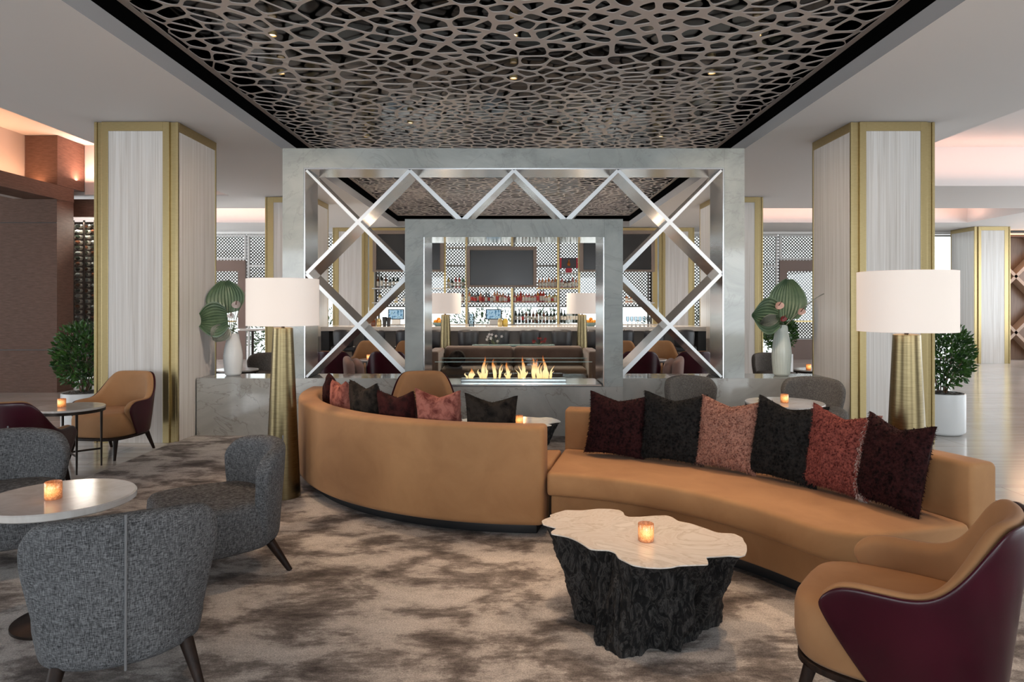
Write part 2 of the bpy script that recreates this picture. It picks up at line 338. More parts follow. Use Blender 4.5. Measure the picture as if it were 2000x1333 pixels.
def dup(r, loc, rz, label=None, group=None, scale=None, tree=None):
    tree = tree or snap(r)
    def cp(node, par):
        o, ch = node; c = o.copy(); C.objects.link(c); c.parent = par
        for k in ch: cp(k, c)
        return c
    c = cp(tree, None); c.location = loc; c.rotation_euler = (r.rotation_euler[0], r.rotation_euler[1], rz)
    if label: c['label'] = label
    if group: c['group'] = group
    elif 'group' in c: pass
    if scale: c.scale = scale
    return c
def snap(r): return (r, [snap(k) for k in kids(r)])
def face(fx, fy): return atan2(-fx, fy)

# ---------------------------------------------------------------- setting
X0, X1, Y0, Y1 = -16, 16, -6, 18.6
struct('floor', MB().box(X0, X1, Y0, 30, -.1, 0), M['tile'])
b = MB().box(-3.67, 3.67, -5.5, 7.72, 0, .012); struct('trim_1', b, M['carpet'])
tag_c = bpy.data.objects['trim_1']; tag_c.name = 'carpet'; tag_c.data.name = 'carpet'; del tag_c['kind']
tag(tag_c, 'mottled taupe and cream carpet under the front seating area', 'carpet')
b = MB().box(-3.67, 3.67, 8.6, 12.9, 0, .012).build('carpet', M['carpet']); tag(b, 'mottled carpet under the seating between fireplace screen and bar', 'carpet')
# ceiling made of cells of different height
xs = [-16, -10.97, -8.32, -5.16, -4.6, -2.94, 2.94, 4.6, 5.15, 10.97, 16]; ys = [-6, 11.4, 12.4, 14.04, 16.5, 17.35, 18.6]
def ch(i, j):
    x = (xs[i] + xs[i + 1]) / 2; y = (ys[j] + ys[j + 1]) / 2
    if abs(x) < 2.94 and y < 17.35: return 3.617
    if -8.32 < x < -5.16 and y < 12.4: return 4.38
    if x > 5.15 and y < 11.4: return 4.13
    if 4.6 < abs(x) < 10.97 and 14.04 < y < 16.5: return 3.95
    return 3.48
mb = MB()
NX, NY = len(xs) - 1, len(ys) - 1
for i in range(NX):
    for j in range(NY):
        h = ch(i, j); coffer = h == 3.617
        if not coffer: mb.add([(xs[i], ys[j], h), (xs[i + 1], ys[j], h), (xs[i + 1], ys[j + 1], h), (xs[i], ys[j + 1], h)], [(0, 1, 2, 3)])
        if i < NX - 1:
            g = ch(i + 1, j)
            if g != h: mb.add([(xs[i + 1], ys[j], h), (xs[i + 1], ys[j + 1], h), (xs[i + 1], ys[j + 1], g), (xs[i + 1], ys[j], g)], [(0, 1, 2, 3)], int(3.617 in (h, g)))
        if j < NY - 1:
            g = ch(i, j + 1)
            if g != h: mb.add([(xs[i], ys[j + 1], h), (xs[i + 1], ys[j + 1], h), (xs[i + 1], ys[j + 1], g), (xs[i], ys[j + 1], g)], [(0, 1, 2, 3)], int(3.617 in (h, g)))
struct('ceiling', mb, [M['ceil'], M['lip']], flip=False)
# black reveal above the coffer lip and bronze mirror lid
mb = MB(); mb.box(-3.2, -2.941, -6, 17.6, 3.618, 3.95).box(2.941, 3.2, -6, 17.6, 3.618, 3.95).box(-3.2, 3.2, 17.351, 17.6, 3.618, 3.95)
struct('trim_1', mb, M['black'])
struct('trim_2', MB().box(-3.2, 3.2, -6, 17.6, 3.88, 3.9), M['mirror'])
# walls
struct('wall_front', MB().box(X0, X1, Y0 - .2, Y0, 0, 4.4), M['white'])
struct('wall_left', MB().box(X0 - .2, X0, Y0, Y1, 0, 4.4), M['white'])
struct('wall_right', MB().box(X1, X1 + .2, Y0, Y1, 0, 4.4), M['white'])

# perforated organic panel
def perforated():
    rnd = random.Random(3); x0, x1, y0, y1 = -2.94, 2.94, 3.2, 17.34
    pts = []; cell = .06; gridd = {}
    AX, AY = 1.0, .92
    def rad(x, y):
        n = noise.noise(Vector((x * .75, y * .75, 3.1))); n2 = noise.noise(Vector((x * 2.2, y * 2.2, 9.1)))
        return max(.06, (.225 if y < 7 else .225 - .07 * min(1, (y - 7) / 2.5)) + .12 * n + .06 * n2)
    for _ in range(60000):
        x = rnd.uniform(x0 - .1, x1 + .1); y = rnd.uniform(y0 - .1, y1 + .1)
        # stretch domain so that cells become elongated and follow curved lines
        a = 1.1 * noise.noise(Vector((x * .6, y * .6, 0))); r = rad(x, y) * rnd.choice((.6, .75, .9, 1.0, 1.25, 1.6))
        ci, cj = int(x // .14), int(y // .14); ok = True
        for di in (-3, -2, -1, 0, 1, 2, 3):
            for dj in (-3, -2, -1, 0, 1, 2, 3):
                for (px, py) in gridd.get((ci + di, cj + dj), ()):
                    dx, dy = px - x, py - y; u = dx * cos(a) + dy * sin(a); v = -dx * sin(a) + dy * cos(a)
                    if (u * .60) ** 2 + (v * 1.5) ** 2 < r * r: ok = False; break
                if not ok: break
            if not ok: break
        if ok: pts.append(Vector((x, y))); gridd.setdefault((ci, cj), []).append((x, y))
    out = delaunay_2d_cdt(pts, [], [], 0, 1e-6)
    vs, fs = out[0], out[2]
    cc = []; inc = {}
    for fi, t in enumerate(fs):
        A, B, D = (vs[i] for i in t); d = 2 * (A.x * (B.y - D.y) + B.x * (D.y - A.y) + D.x * (A.y - B.y))
        if abs(d) < 1e-9: cc.append((A + B + D) / 3)
        else:
            a2, b2, c2 = A.length_squared, B.length_squared, D.length_squared
            cc.append(Vector(((a2 * (B.y - D.y) + b2 * (D.y - A.y) + c2 * (A.y - B.y)) / d, (a2 * (D.x - B.x) + b2 * (A.x - D.x) + c2 * (B.x - A.x)) / d)))
        for i in t: inc.setdefault(i, []).append(fi)
    Z = 3.757; T = .007; mb = MB()
    for i, ft in inc.items():
        p = vs[i]
        if not (x0 - .02 < p.x < x1 + .02 and y0 - .02 < p.y < y1 + .02) or len(ft) < 3: continue
        P = sorted((cc[k] for k in ft), key=lambda q: atan2(q.y - p.y, q.x - p.x))
        if any((q - p).length > .8 for q in P): continue
        def wp(q): return Vector((q.x + .07 * noise.noise(Vector((q.x * 2.6, q.y * 2.6, 7))) + .03 * noise.noise(Vector((q.x * 7, q.y * 7, 17))), q.y + .05 * noise.noise(Vector((q.x * 2.6, q.y * 2.6, 27))) + .025 * noise.noise(Vector((q.x * 7, q.y * 7, 37)))))
        P = [wp(q) for q in P]; P = [Vector((min(max(q.x, x0 + .05), x1 - .05), min(max(q.y, y0 + .05), y1 - .05))) for q in P]
        c0 = sum(P, Vector((0, 0))) / len(P); ar = sum((q - c0).length for q in P) / len(P)
        rg = 1 - min(1, abs(noise.noise(Vector((c0.x * .9 + 3, c0.y * 1.5, 5)))) * 4.5); d = .013 + .030 * rg ** 2 + rnd.uniform(-.004, .006)
        k = 1 - d / max(ar, .02)
        if k < .25: 
            mb.add([(q.x, q.y, Z) for q in P], [tuple(range(len(P)))]); continue
        Hh = [c0 + (q - c0) * k for q in P]; n = len(Hh); hole = []
        for t in range(n):
            a, b_, c_ = Hh[t - 1], Hh[t], Hh[(t + 1) % n]
            hole += [b_ + (a - b_) * .38, b_ + (a - b_) * .14 + (c_ - b_) * .05, b_ + (c_ - b_) * .14 + (a - b_) * .05, b_ + (c_ - b_) * .38]
        V = [(q.x, q.y, Z) for q in P] + [(q.x, q.y, Z) for q in hole] + [(q.x, q.y, Z + T) for q in hole]; fcs = []
        m4 = 4 * n
        for t in range(n):
            h0 = n + 4 * t; h1 = n + (4 * (t + 1)) % m4
            fcs += [(t, h0, h0 + 1), (t, h0 + 1, h0 + 2), (t, h0 + 2, h0 + 3), (t, h0 + 3, h1, (t + 1) % n)]
        for t in range(m4): fcs.append((n + t, n + (t + 1) % m4, n + m4 + (t + 1) % m4, n + m4 + t))
        mb.add(V, fcs)
    mb.box(x0, x0 + .051, y0, y1, Z, Z + T).box(x1 - .051, x1, y0, y1, Z, Z + T).box(x0, x1, y1 - .051, y1, Z, Z + T).box(x0, x1, y0, y0 + .051, Z, Z + T)
    return mb
pp = perforated().build('perforated_ceiling_panel', M['panel'], flip=False)
tag(pp, 'taupe laser cut metal ceiling panel with branching organic holes', 'ceiling panel')

# recessed downlights behind the panel
first = None
for x, y in ((-2.05, 5.8), (0, 5.8), (2.07, 5.8), (-2.3, 6.75), (0, 6.9), (1.96, 6.75), (-1.3, 8.6), (1.2, 8.6), (-2.0, 9.3), (2.0, 9.3)):
    if not first:
        first = thing('ceiling_downlight', 'small downlight behind the perforated ceiling, left side, nearest row', 'downlight', (x, y, 3.785), 0, 'downlights behind the perforated ceiling')
        MB().lathe([(.034, 0), (.04, 0), (.04, .03), (.034, .03), (.034, 0)], 20).build('rim', M['gold'], first, smooth=40)
        MB().lathe([(0, .01), (.033, .01), (.033, .02), (0, .02)], 20).build('lens', M['lampdisc'], first, smooth=40); tr_ = snap(first)
    else: dup(first, (x, y, 3.785), 0, 'small downlight behind the perforated ceiling, %s, %s row' % ('left side' if x < -1 else 'right side' if x > 1 else 'centre', 'nearest' if y < 6 else 'second' if y < 7 else 'third' if y < 9 else 'farthest'), tree=tr_)

# ---------------------------------------------------------------- columns
def column():
    t = thing('column', 'x', 'column')
    W, D, H = .91, .99, 3.478
    MB().box(-W / 2 + .03, W / 2 - .03, .03, D - .03, 0, H).build('core', M['brass'], t)
    for s in (0, 1):   # front and back
        y0 = 0 if not s else D - .028; y1 = y0 + .028
        fr = MB(); a, bb = -W / 2 + .09, W / 2 - .09
        for u0, u1, v0, v1 in ((a, a + .07, 0, H), (bb - .07, bb, 0, H), (a + .07, bb - .07, H - .10, H)): fr.box(u0, u1, y0, y1, v0, v1)
        fr.build('brass_trim', M['brass'], t, bevel=.003)
        yy = y0 + .006 if not s else y0
        pn = MB().box(a + .071, bb - .071, yy, yy + .02, .001, H - .101).build('stone_panel', M['stone'], t)
    for s in (-1, 1):
        fr = MB(); xo = s * W / 2; xi = xo - s * .028; lo, hi = min(xo, xi), max(xo, xi)
        for y0, y1, v0, v1 in ((.015, .045, 0, H), (D - .045, D - .015, 0, H), (.045, D - .045, H - .10, H)): fr.box(lo, hi, y0, y1, v0, v1)
        fr.build('brass_trim', M['brass'], t, bevel=.003)
        a = xo - s * .006; bq = a - s * .02
        MB().box(min(a, bq), max(a, bq), .046, D - .046, .001, H - .101).build('stone_panel', M['stone'], t)
    return t
col0 = column(); ct = snap(col0)
cols = [(-4.09, 7.38, 'pale striped stone column with brass edges behind the camel armchair, left foreground'),
        (4.11, 7.38, 'pale striped stone column with brass edges right of the gallery, behind the large white lamp shade'),
        (-4.12, 12.55, 'stone and brass column partly hidden by the left post of the marble screen'),
        (4.14, 12.55, 'stone and brass column just right of the right post of the marble screen'),
        (-4.2, 17.55, 'far stone column seen through the lattice beside the left television'),
        (4.2, 17.55, 'far stone column seen through the lattice beside the right television'),
        (12.15, 17.3, 'far right stone column standing next to the wooden wine lattice')]
for i, (x, y, l) in enumerate(cols):
    if i == 0: col0.location = (x, y, 0); col0['label'] = l
    else: dup(col0, (x, y, 0), 0, l, tree=ct)

# ---------------------------------------------------------------- marble screen with lattice and fireplace
SF, SB = 7.80, 8.33
t = thing('marble_screen', 'grey marble room divider frame with steel diamond lattice and fireplace opening', 'room divider', (0, SF, 0))
def L(v): return v - SF
MB().box(-3.62, -1.23, 0, L(SB), 0, .655).build('low_wall', M['marble_warm'], t)
MB().box(1.23, 3.64, 0, L(SB), 0, .655).build('low_wall', M['marble_warm'], t)
MB().box(-2.64, -2.40, 0, L(SB), .656, 3.285).build('post', M['marble'], t)
MB().box(2.41, 2.64, 0, L(SB), .656, 3.285).build('post', M['marble'], t)
MB().box(-2.399, 2.409, 0, L(SB), 3.062, 3.285).build('lintel', M['marble'], t)
IF, IB = 7.72, 8.46
MB().box(-1.228, 1.237, L(IF), L(IB), 0, .567).build('hearth_base', M['marble_warm'], t)
MB().box(-1.228, -1.02, L(IF), L(IB), .568, 2.466).build('hearth_post', M['marble'], t)
MB().box(1.028, 1.237, L(IF), L(IB), .568, 2.466).build('hearth_post', M['marble'], t)
MB().box(-1.019, 1.027, L(IF), L(IB), 2.262, 2.466).build('hearth_lintel', M['marble'], t)
li = MB(); li.box(-2.399, -2.385, .012, L(SB) - .01, .656, 3.061).box(2.395, 2.409, .012, L(SB) - .01, .656, 3.061).box(-2.384, 2.394, .012, L(SB) - .01, 3.048, 3.061)
li.build('steel_lining', M['steel'], t)
for xa, xb in ((-1.019, -1.008), (1.016, 1.027)): MB().box(xa, xb, L(IF) + .01, L(IB) - .01, .568, 2.261).build('hearth_lining', M['steel'], t)
# lattice bars
ux0, uxp = -2.385, (2.394 + 2.385) / 4; wz1, wzp = 3.048, (3.048 - .657) / 2
def P2(u, w_): return (ux0 + u * uxp, wz1 - w_ * wzp)
iu0, iu1, iw0 = (-1.228 - ux0) / uxp, (1.237 - ux0) / uxp, (wz1 - 2.466) / wzp
def inside(u, w_): return -.001 <= u <= 4.001 and -.001 <= w_ <= 2.001 and not (iu0 < u < iu1 and w_ > iw0)
def bar(a, b_):
    (xa, za), (xb, zb) = P2(*a), P2(*b_); d = Vector((xb - xa, zb - za)); n = Vector((-d.y, d.x)).normalized() * .027
    q = [(xa + n.x, za + n.y), (xa - n.x, za - n.y), (xb - n.x, zb - n.y), (xb + n.x, zb + n.y)]
    xmin, xmax = -2.384, 2.393
    def cl(p): return (min(max(p[0], xmin), xmax), min(max(p[1], .658), 3.047))
    q = [cl(p) for p in q]; m_ = MB(); y0, y1 = .02 + (.002 if b_[0] < a[0] else 0), L(SB) - .02
    m_.add([(x, y0, z) for x, z in q] + [(x, y1, z) for x, z in q], [(0, 1, 2, 3), (7, 6, 5, 4)], 0)
    m_.add([(x, y0, z) for x, z in q] + [(x, y1, z) for x, z in q], [(0, 4, 5, 1), (1, 5, 6, 2), (2, 6, 7, 3), (3, 7, 4, 0)], 1)
    m_.build('lattice_bar', [M['steelface'], M['steel']], t)
for sgn in (1, -1):
    for k in range(-2, 8):
        run = []; N_ = 800
        for i in range(N_ + 1):
            w_ = 2 * i / N_; u = k + sgn * w_
            if inside(u, w_): run.append((u, w_))
            elif run:
                if len(run) > 40: bar(run[0], run[-1])
                run = []
        if len(run) > 40: bar(run[0], run[-1])
# fireplace
t = thing('gas_fireplace', 'open glass sided gas fireplace with low flames in the marble opening', 'fireplace', (0, 8.09, .568))
MB().box(-1.0, 1.0, -.33, .33, .001, .02).build('steel_tray', M['steel'], t, bevel=.004)
MB().box(-.62, .62, -.07, .07, .021, .06).build('burner', M['steel'], t, bevel=.006)
for y in (-.28, .28): 
    g_ = MB().box(-.90, .90, y - .004, y + .004, .021, .27).build('glass_panel', M['glass'], t)
    MB().box(-.90, .90, y - .005, y + .005, .271, .277).build('glass_edge', M['glassedge'], g_)
rnd = random.Random(5)
for px_, h in ((917, 22), (944, 48), (970, 42), (994, 36), (1019, 48), (1046, 46), (1056, 42), (1070, 50)):
    X = (px_ - 1003) * 8.09 / F; H = h * .9 * 8.09 / F; m_ = MB()
    for q in range(5):
        ox = rnd.uniform(-.035, .035); hh = H * (1 if q == 0 else rnd.uniform(.3, .75)); rr = .026 if q == 0 else .015; rings = []
        ph = rnd.uniform(0, 6)
        for i in range(9):
            s_ = i / 8; r_ = rr * (sin(pi * min(1, s_ * .72 + .22)) ** 1.1) * (1.05 - s_ * .6); cx = ox * (1 + s_ * .8) + .02 * sin(ph + 5 * s_) * s_
            rings.append([(cx + r_ * cos(2 * pi * a / 8), .8 * r_ * sin(2 * pi * a / 8), .0 + hh * s_) for a in range(8)])
        m_.loft(rings)
    m_.build('flame', M['flame'], t, loc=(X, 0, .06), smooth=80)
fl = bpy.data.lights.new('fire_light', 'POINT'); fl.energy = 14; fl.color = (1, .5, .2); fl.shadow_soft_size = .005; fl.specular_factor = 0
fo = bpy.data.objects.new('fire_light', fl); C.objects.link(fo); fo.location = (.12, 8.09, .655)

# ---------------------------------------------------------------- left wood wall, cove, wine wall
struct('wall_1', MB().box(-16, -7.758, 11.6, 12.036, 0, 3.47), M['walnut'])
mb = MB()
for x in (-8.95,): mb.box(x - .012, x + .012, 11.585, 11.6, 0, 3.28)
mb.box(-16, -7.76, 11.59, 11.6, 2.885, 2.895).box(-16, -7.76, 11.59, 11.6, .72, .73)
struct('trim_3', mb, M['oilblack'])
struct('trim_4', MB().box(-8.3, -7.75, -5.9, 12.04, 3.29, 3.53), M['walnut'], bevel=.004)
struct('wall_2', MB().box(-8.5, -8.31, -5.9, 12.33, 3.3, 4.4), M['pinkwall'])
struct('wall_3', MB().box(-8.3, -7.751, 11.6, 12.33, 3.535, 4.37), M['walnut'])
struct('wall_4', MB().box(-7.75, -5.17, 12.34, 12.4, 3.485, 4.38), M['pinkwall'])
struct('trim_5', MB().box(-8.4, -7.0, 12.45, 12.55, 3.1, 3.42), M['walnut'])
# wine display
t = thing('wine_display', 'tall glass fronted wine rack wall behind the left column', 'wine rack', (-7.72, 12.7, 0))
MB().box(-.85, .85, .55, .6, .1, 3.1).build('back_panel', M['darkmetal'], t)
MB().box(-.85, .85, -.01, 0, .02, 3.1).build('glass_front', M['glass'], t)
fr = MB()
for k in range(8): x = -.74 + k * .2; fr.box(x - .012, x + .012, .1, .13, .02, 3.08)
fr.build('rack_posts', M['darkmetal'], t); t.children[-1].name if False else None
MB().box(-.85, .85, 0, .6, .0, .02).build('base', M['darkmetal'], t)
def bottle_mb(h=.3, r=.037, kind='whisky', seg=12):
    m_ = MB()
    if kind == 'wine': p = [(0, 0), (r, 0), (r, h * .22), (r, h * .5), (r, h * .62), (r * .38, h * .76), (r * .36, h * .86), (r * .4, h), (0, h)]; mt = [0, 0, 1, 0, 0, 0, 2, 2]
    elif kind == 'squat': r *= 1.25; h *= .8; p = [(0, 0), (r, 0), (r, h * .15), (r, h * .5), (r, h * .6), (r * .35, h * .72), (r * .33, h * .84), (r * .45, h), (0, h)]; mt = [0, 0, 1, 0, 0, 0, 2, 2]
    else: p = [(0, 0), (r, 0), (r, h * .14), (r, h * .5), (r, h * .66), (r * .36, h * .76), (r * .34, h * .88), (r * .42, h), (0, h)]; mt = [0, 0, 1, 0, 0, 0, 2, 2]
    m_.lathe(p, seg, mats=mt); return m_
def bmat(name, col, tr=.0): 
    m = mat(name, col, .08); bsdf(m).inputs['Transmission Weight'].default_value = tr; return m
BC = {'amber': bmat('amber_spirit', (.55, .17, .03), .3), 'dark': bmat('dark_green_glass', (.012, .02, .012)), 'red': bmat('red_spirit', (.45, .05, .03), .2),
      'clear': bmat('pale_glass', (.7, .75, .72), .5), 'brown': bmat('brown_glass', (.16, .05, .02), .2), 'yellow': bmat('yellow_spirit', (.6, .42, .08), .3), 'green': bmat('green_glass', (.06, .2, .08), .2)}
LAB = mat('paper_label', (.72, .66, .56), .7); LABR = mat('red_paper_label', (.5, .05, .04), .7); CAP = mat('bottle_cap', (.02, .018, .018), .4); FOIL = mat('silver_foil', (.75, .74, .72), .25, .8)
bme = {}
def bottle(key, kind, col, lab, cap, h):
    k = (kind, col, lab is LABR, cap is FOIL, round(h, 2))
    if k not in bme: o = bottle_mb(h, .037, kind).build(key, [BC[col], lab, cap], smooth=35); bme[k] = o.data; return o
    o = bpy.data.objects.new(key, bme[k]); C.objects.link(o); return o
for cx_ in range(4):
    for r_ in range(20):
        o = bottle('wine_bottle', 'wine', ('dark', 'brown', 'dark', 'clear')[(cx_ + r_) % 4], LAB, FOIL, .3)
        o.rotation_euler = (R(-90), 0, 0); o.location = (-8.42 + .15 * cx_, 12.78, 1.05 + .102 * r_); o.rotation_euler = (R(90), 0, 0); o.location[1] = 13.12
        tag(o, 'wine bottle lying in the glass fronted rack wall behind the left column', 'bottle', 'bottles in the wine wall')

# ---------------------------------------------------------------- back window wall, doors, outside
struct('wall_back', MB().box(-16, 16, 18.6, 18.75, 3.42, 4.4).box(-16, -9.3, 18.6, 18.75, 0, 3.42).box(12.7, 16, 18.6, 18.75, 0, 3.42), M['white'])
def window(n, x0, x1, z0, z1, mull=(), trans=(), m_=M['lightfret'], wd=.05):
    b = MB(); y0, y1 = 18.6, 18.68
    b.box(x0, x0 + wd, y0, y1, z0, z1).box(x1 - wd, x1, y0, y1, z0, z1).box(x0 + wd, x1 - wd, y0, y1, z1 - wd, z1).box(x0 + wd, x1 - wd, y0, y1, z0, z0 + wd)
    for a in mull: b.box(a - wd / 2, a + wd / 2, y0, y1, z0 + wd, z1 - wd)
    for a in trans: b.box(x0 + wd, x1 - wd, y0 + .003, y1 - .003, a - wd / 2, a + wd / 2)
    o = struct('window_%d' % n, b, m_); g_ = MB().box(x0 + .01, x1 - .01, 18.635, 18.64, z0 + .01, z1 - .01).build('pane', M['glass'], o); return o
window(1, -7.25, -4.6, 0.02, 3.4, (-6.0,), (2.55,))
window(2, 4.6, 7.2, 0.02, 3.4, (5.9,), (2.55,))
window(3, -3.7, 3.7, 0.02, 3.4, (-2.5, -1.25, 0, 1.25, 2.5), (2.55,))
window(4, -9.25, -7.3, 2.72, 3.4); window(5, 7.25, 9.3, 2.72, 3.4); window(6, 9.35, 12.65, .02, 3.4, (10.4, 11.4), ())
for n, x0, x1 in ((1, -8.6, -7.3), (2, 7.25, 8.6)):
    b = MB(); b.box(x0, x0 + .2, 18.58, 18.68, 0, 2.7).box(x1 - .2, x1, 18.58, 18.68, 0, 2.7).box(x0 + .2, x1 - .2, 18.58, 18.68, 2.4, 2.7).box(x0 + .2, x1 - .2, 18.58, 18.68, 0, .55)
    o = struct('door_%d' % n, b, M['doorwood']); MB().box(x0 + .2, x1 - .2, 18.62, 18.63, .55, 2.4).build('pane', M['glass'], o)
    MB().box(x0 + .22, x1 - .22, 18.53, 18.56, 1.02, 1.06).build('push_bar', M['gold'], o)
# outdoor fretwork screens
def fretwork(x0, x1, z0, z1, p=.09, wd=.019):
    b = MB(); y0, y1 = 19.3, 19.32; H_ = z1 - z0
    k = int((x1 - x0 + H_) / p) + 1
    for s in (1, -1):
        for i in range(k):
            c0 = x0 - (H_ if s > 0 else 0) + i * p if s > 0 else x0 + i * p
            # line x = c0 + s*(z-z0)
            za, zb = z0, z1
            if s > 0:
                if c0 < x0: za = z0 + (x0 - c0)
                if c0 + H_ > x1: zb = z0 + (x1 - c0)
            else:
                if c0 > x1: za = z0 + (c0 - x1)
                if c0 - H_ < x0: zb = z0 + (c0 - x0)
            if zb - za < .02: continue
            xa, xb = c0 + s * (za - z0), c0 + s * (zb - z0)
            v = [(xa - wd, y, za) for y in (y0, y1)] + [(xa + wd, y, za) for y in (y0, y1)] + [(xb - wd, y, zb) for y in (y0, y1)] + [(xb + wd, y, zb) for y in (y0, y1)]
            b.add(v, [(0, 2, 6, 4), (1, 5, 7, 3), (0, 4, 5, 1), (2, 3, 7, 6)])
    b.box(x0, x1, y0, y1, z0 - .03, z0).box(x0, x1, y0, y1, z1, z1 + .03)
    for q in (x0, (x0 + x1) / 2, x1): b.box(q - .04, q + .04, y0, y1, -.1, z1)
    return b
for x0, x1, z0, z1, l in ((-9.2, -4.4, 2.0, 3.75, 'diamond fretwork screen outside the left windows'), (4.4, 9.2, .55, 3.75, 'diamond fretwork screen outside the right windows and door'), (-3.9, 3.9, 1.45, 3.75, 'diamond fretwork screen outside behind the bar shelves')):
    tag(fretwork(x0, x1, z0, z1).build('fretwork_screen', M['fret'], flip=False), l, 'screen')
struct('ground', MB().box(-30, 30, 18.8, 60, -.12, -.101), M['paving'])
def foliage(n, bx, by, bz, size, seed, wr=.17):
    rr = random.Random(seed); b = MB()
    for _ in range(n):
        while True:
            p = Vector((rr.uniform(-1, 1), rr.uniform(-1, 1), rr.uniform(-1, 1)))
            if .3 < p.length < 1: break
        q = Vector((p.x * bx, p.y * by, (p.z + 1) * bz)); d = (Vector((p.x, p.y, p.z * .6 + rr.uniform(.0, .7))) + Vector([rr.uniform(-.5, .5) for _ in range(3)])).normalized()
        sd = d.cross(Vector([rr.uniform(-1, 1) for _ in range(3)])).normalized(); nn = d.cross(sd); s_ = size * rr.uniform(.7, 1.3); ww = s_ * wr
        v = [q, q + d * s_ * .35 + sd * ww - nn * ww * .4, q + d * s_ * .7 + sd * ww * .7 - nn * ww * .3, q + d * s_, q + d * s_ * .7 - sd * ww * .7 - nn * ww * .3, q + d * s_ * .35 - sd * ww - nn * ww * .4, q + d * s_ * .5]
        b.add(v, [(0, 1, 6), (1, 2, 6), (2, 3, 6), (3, 4, 6), (4, 5, 6), (5, 0, 6)])
    return b
for x, l in ((-6.6, 'green hedge outside beyond the left windows'), (6.2, 'green hedge outside beyond the right windows'), (0, 'green hedge outside behind the bar windows')):
    o = foliage(2500, 2.6, .4, .75, .12, 11 + int(x)).build('hedge', M['leaf'], loc=(x, 21.2, -.1), flip=False); tag(o, l, 'hedge', kind='stuff')

# ---------------------------------------------------------------- bar
t = thing('bar_counter', 'long bar counter with pale stone top and taupe front behind the stools', 'bar counter', (0, 12.95, 0))
MB().box(-3.6, 3.6, -.2, .7, 1.0, 1.08).build('countertop', M['countertop'], t, bevel=.006)
MB().box(-3.5, 3.5, .15, .6, 0, .999).build('front_panel', M['counterfront'], t)
MB().box(-3.6, -3.45, -.19, .149, 0, .999).build('end_panel', M['oilblack'], t); MB().box(3.45, 3.6, -.19, .149, 0, .999).build('end_panel', M['oilblack'], t)
t = thing('bar_stool', 'x', 'bar stool')
def stool_o(u, v): a = u * 1.15; return (.205 * sin(a) / .91 * (.92 + .08 * v), -.17 - .06 * cos(a) * 1.6 + .09 * (1 - cos(a)), .72 + .33 * v - .03 * u * u * v)
def stool_i(u, v): x, y, z = stool_o(u, v); return (x * .86, y + .05, z)
MB().slab(stool_o, stool_i, 8, 3).build('backrest', M['charleather'], t, sub=1)
MB().box(-.22, .22, -.2, .22, .64, .74).build('seat', M['charleather'], t, bevel=.03)
for sx in (-1, 1):
    for sy in (-1, 1): MB().tube((sx * .17, sy * .16, .66), (sx * .22, sy * .2, 0), .018, .012, 8).build('leg', M['darkwood'], t)
MB().box(-.2, .2, .17, .2, .25, .28).build('footrest', M['darkmetal'], t)
st = snap(t); t0 = t
stx = [672, 733, 794, 855, 915, 975, 1035, 1097, 1157, 1217, 1277, 1335]
desc = ['leftmost charcoal leather bar stool at the counter end', 'second charcoal bar stool from the left end of the counter', 'charcoal bar stool left of the marble fireplace post', 'charcoal bar stool behind the left brass lamp of the back sofa', 'charcoal bar stool between the left brass lamp and the white orchids', 'charcoal bar stool behind the white orchids', 'charcoal bar stool behind the dark red flowers', 'charcoal bar stool left of the right brass lamp behind the sofa', 'charcoal bar stool right of the right brass lamp', 'charcoal bar stool just right of the marble fireplace frame', 'second charcoal bar stool from the right end of the counter', 'rightmost charcoal leather bar stool at the counter end']
for i, (px_, l) in enumerate(zip(stx, desc)):
    loc = ((px_ - 1003) * 12.45 / F, 12.55, 0)
    if i == 0: t0.location = loc; t0['label'] = l; t0['group'] = 'bar stools along the counter'
    else: dup(t0, loc, 0, l, 'bar stools along the counter', tree=st)
# back bar shelving
BY = 17.6
def bx(px_): return (px_ - 1003) * BY / F
def bz(py_): return EYE - (py_ - 595) * BY / F
t = thing('back_bar_shelving', 'gold framed open shelving behind the bar in front of the bright windows', 'shelving', (0, BY, 0))
for px_ in (726, 869, 911, 1000, 1090, 1131, 1279):
    if px_ == 1000: 
        MB().box(bx(998), bx(1002), -.03, .02, 1.0, bz(563)).build('post', M['gold'], t); MB().box(bx(998), bx(1002), -.03, .02, bz(482), 3.4).build('post', M['gold'], t); continue
    wd = 9 if px_ in (726, 1279) else 4
    MB().box(bx(px_ - wd / 2), bx(px_ + wd / 2), -.03, .03, 0.9, 3.46).build('post', M['gold'], t)
for x0, x1, y in ((728, 867, 563), (728, 867, 591), (871, 909, 563), (913, 998, 591), (1002, 1088, 591), (1048, 1088, 563), (1092, 1129, 563), (871, 909, 591), (871, 909, 483), (1092, 1129, 533), (913, 998, 480), (1133, 1277, 591)):
    MB().box(bx(x0), bx(x1), -.1, .25, bz(y) - .025, bz(y)).build('shelf', M['gold'] if x0 > 1040 and y == 563 else M['white'], t)
MB().box(bx(722), bx(1283), -.3, .4, 0, .97).build('back_counter', M['counterfront'], t)
MB().box(bx(722), bx(1283), -.32, .42, .971, 1.0).build('back_countertop', M['countertop'], t)
MB().box(bx(726), bx(1283), -.06, .06, 3.4, 3.47).build('top_rail', M['gold'], t)
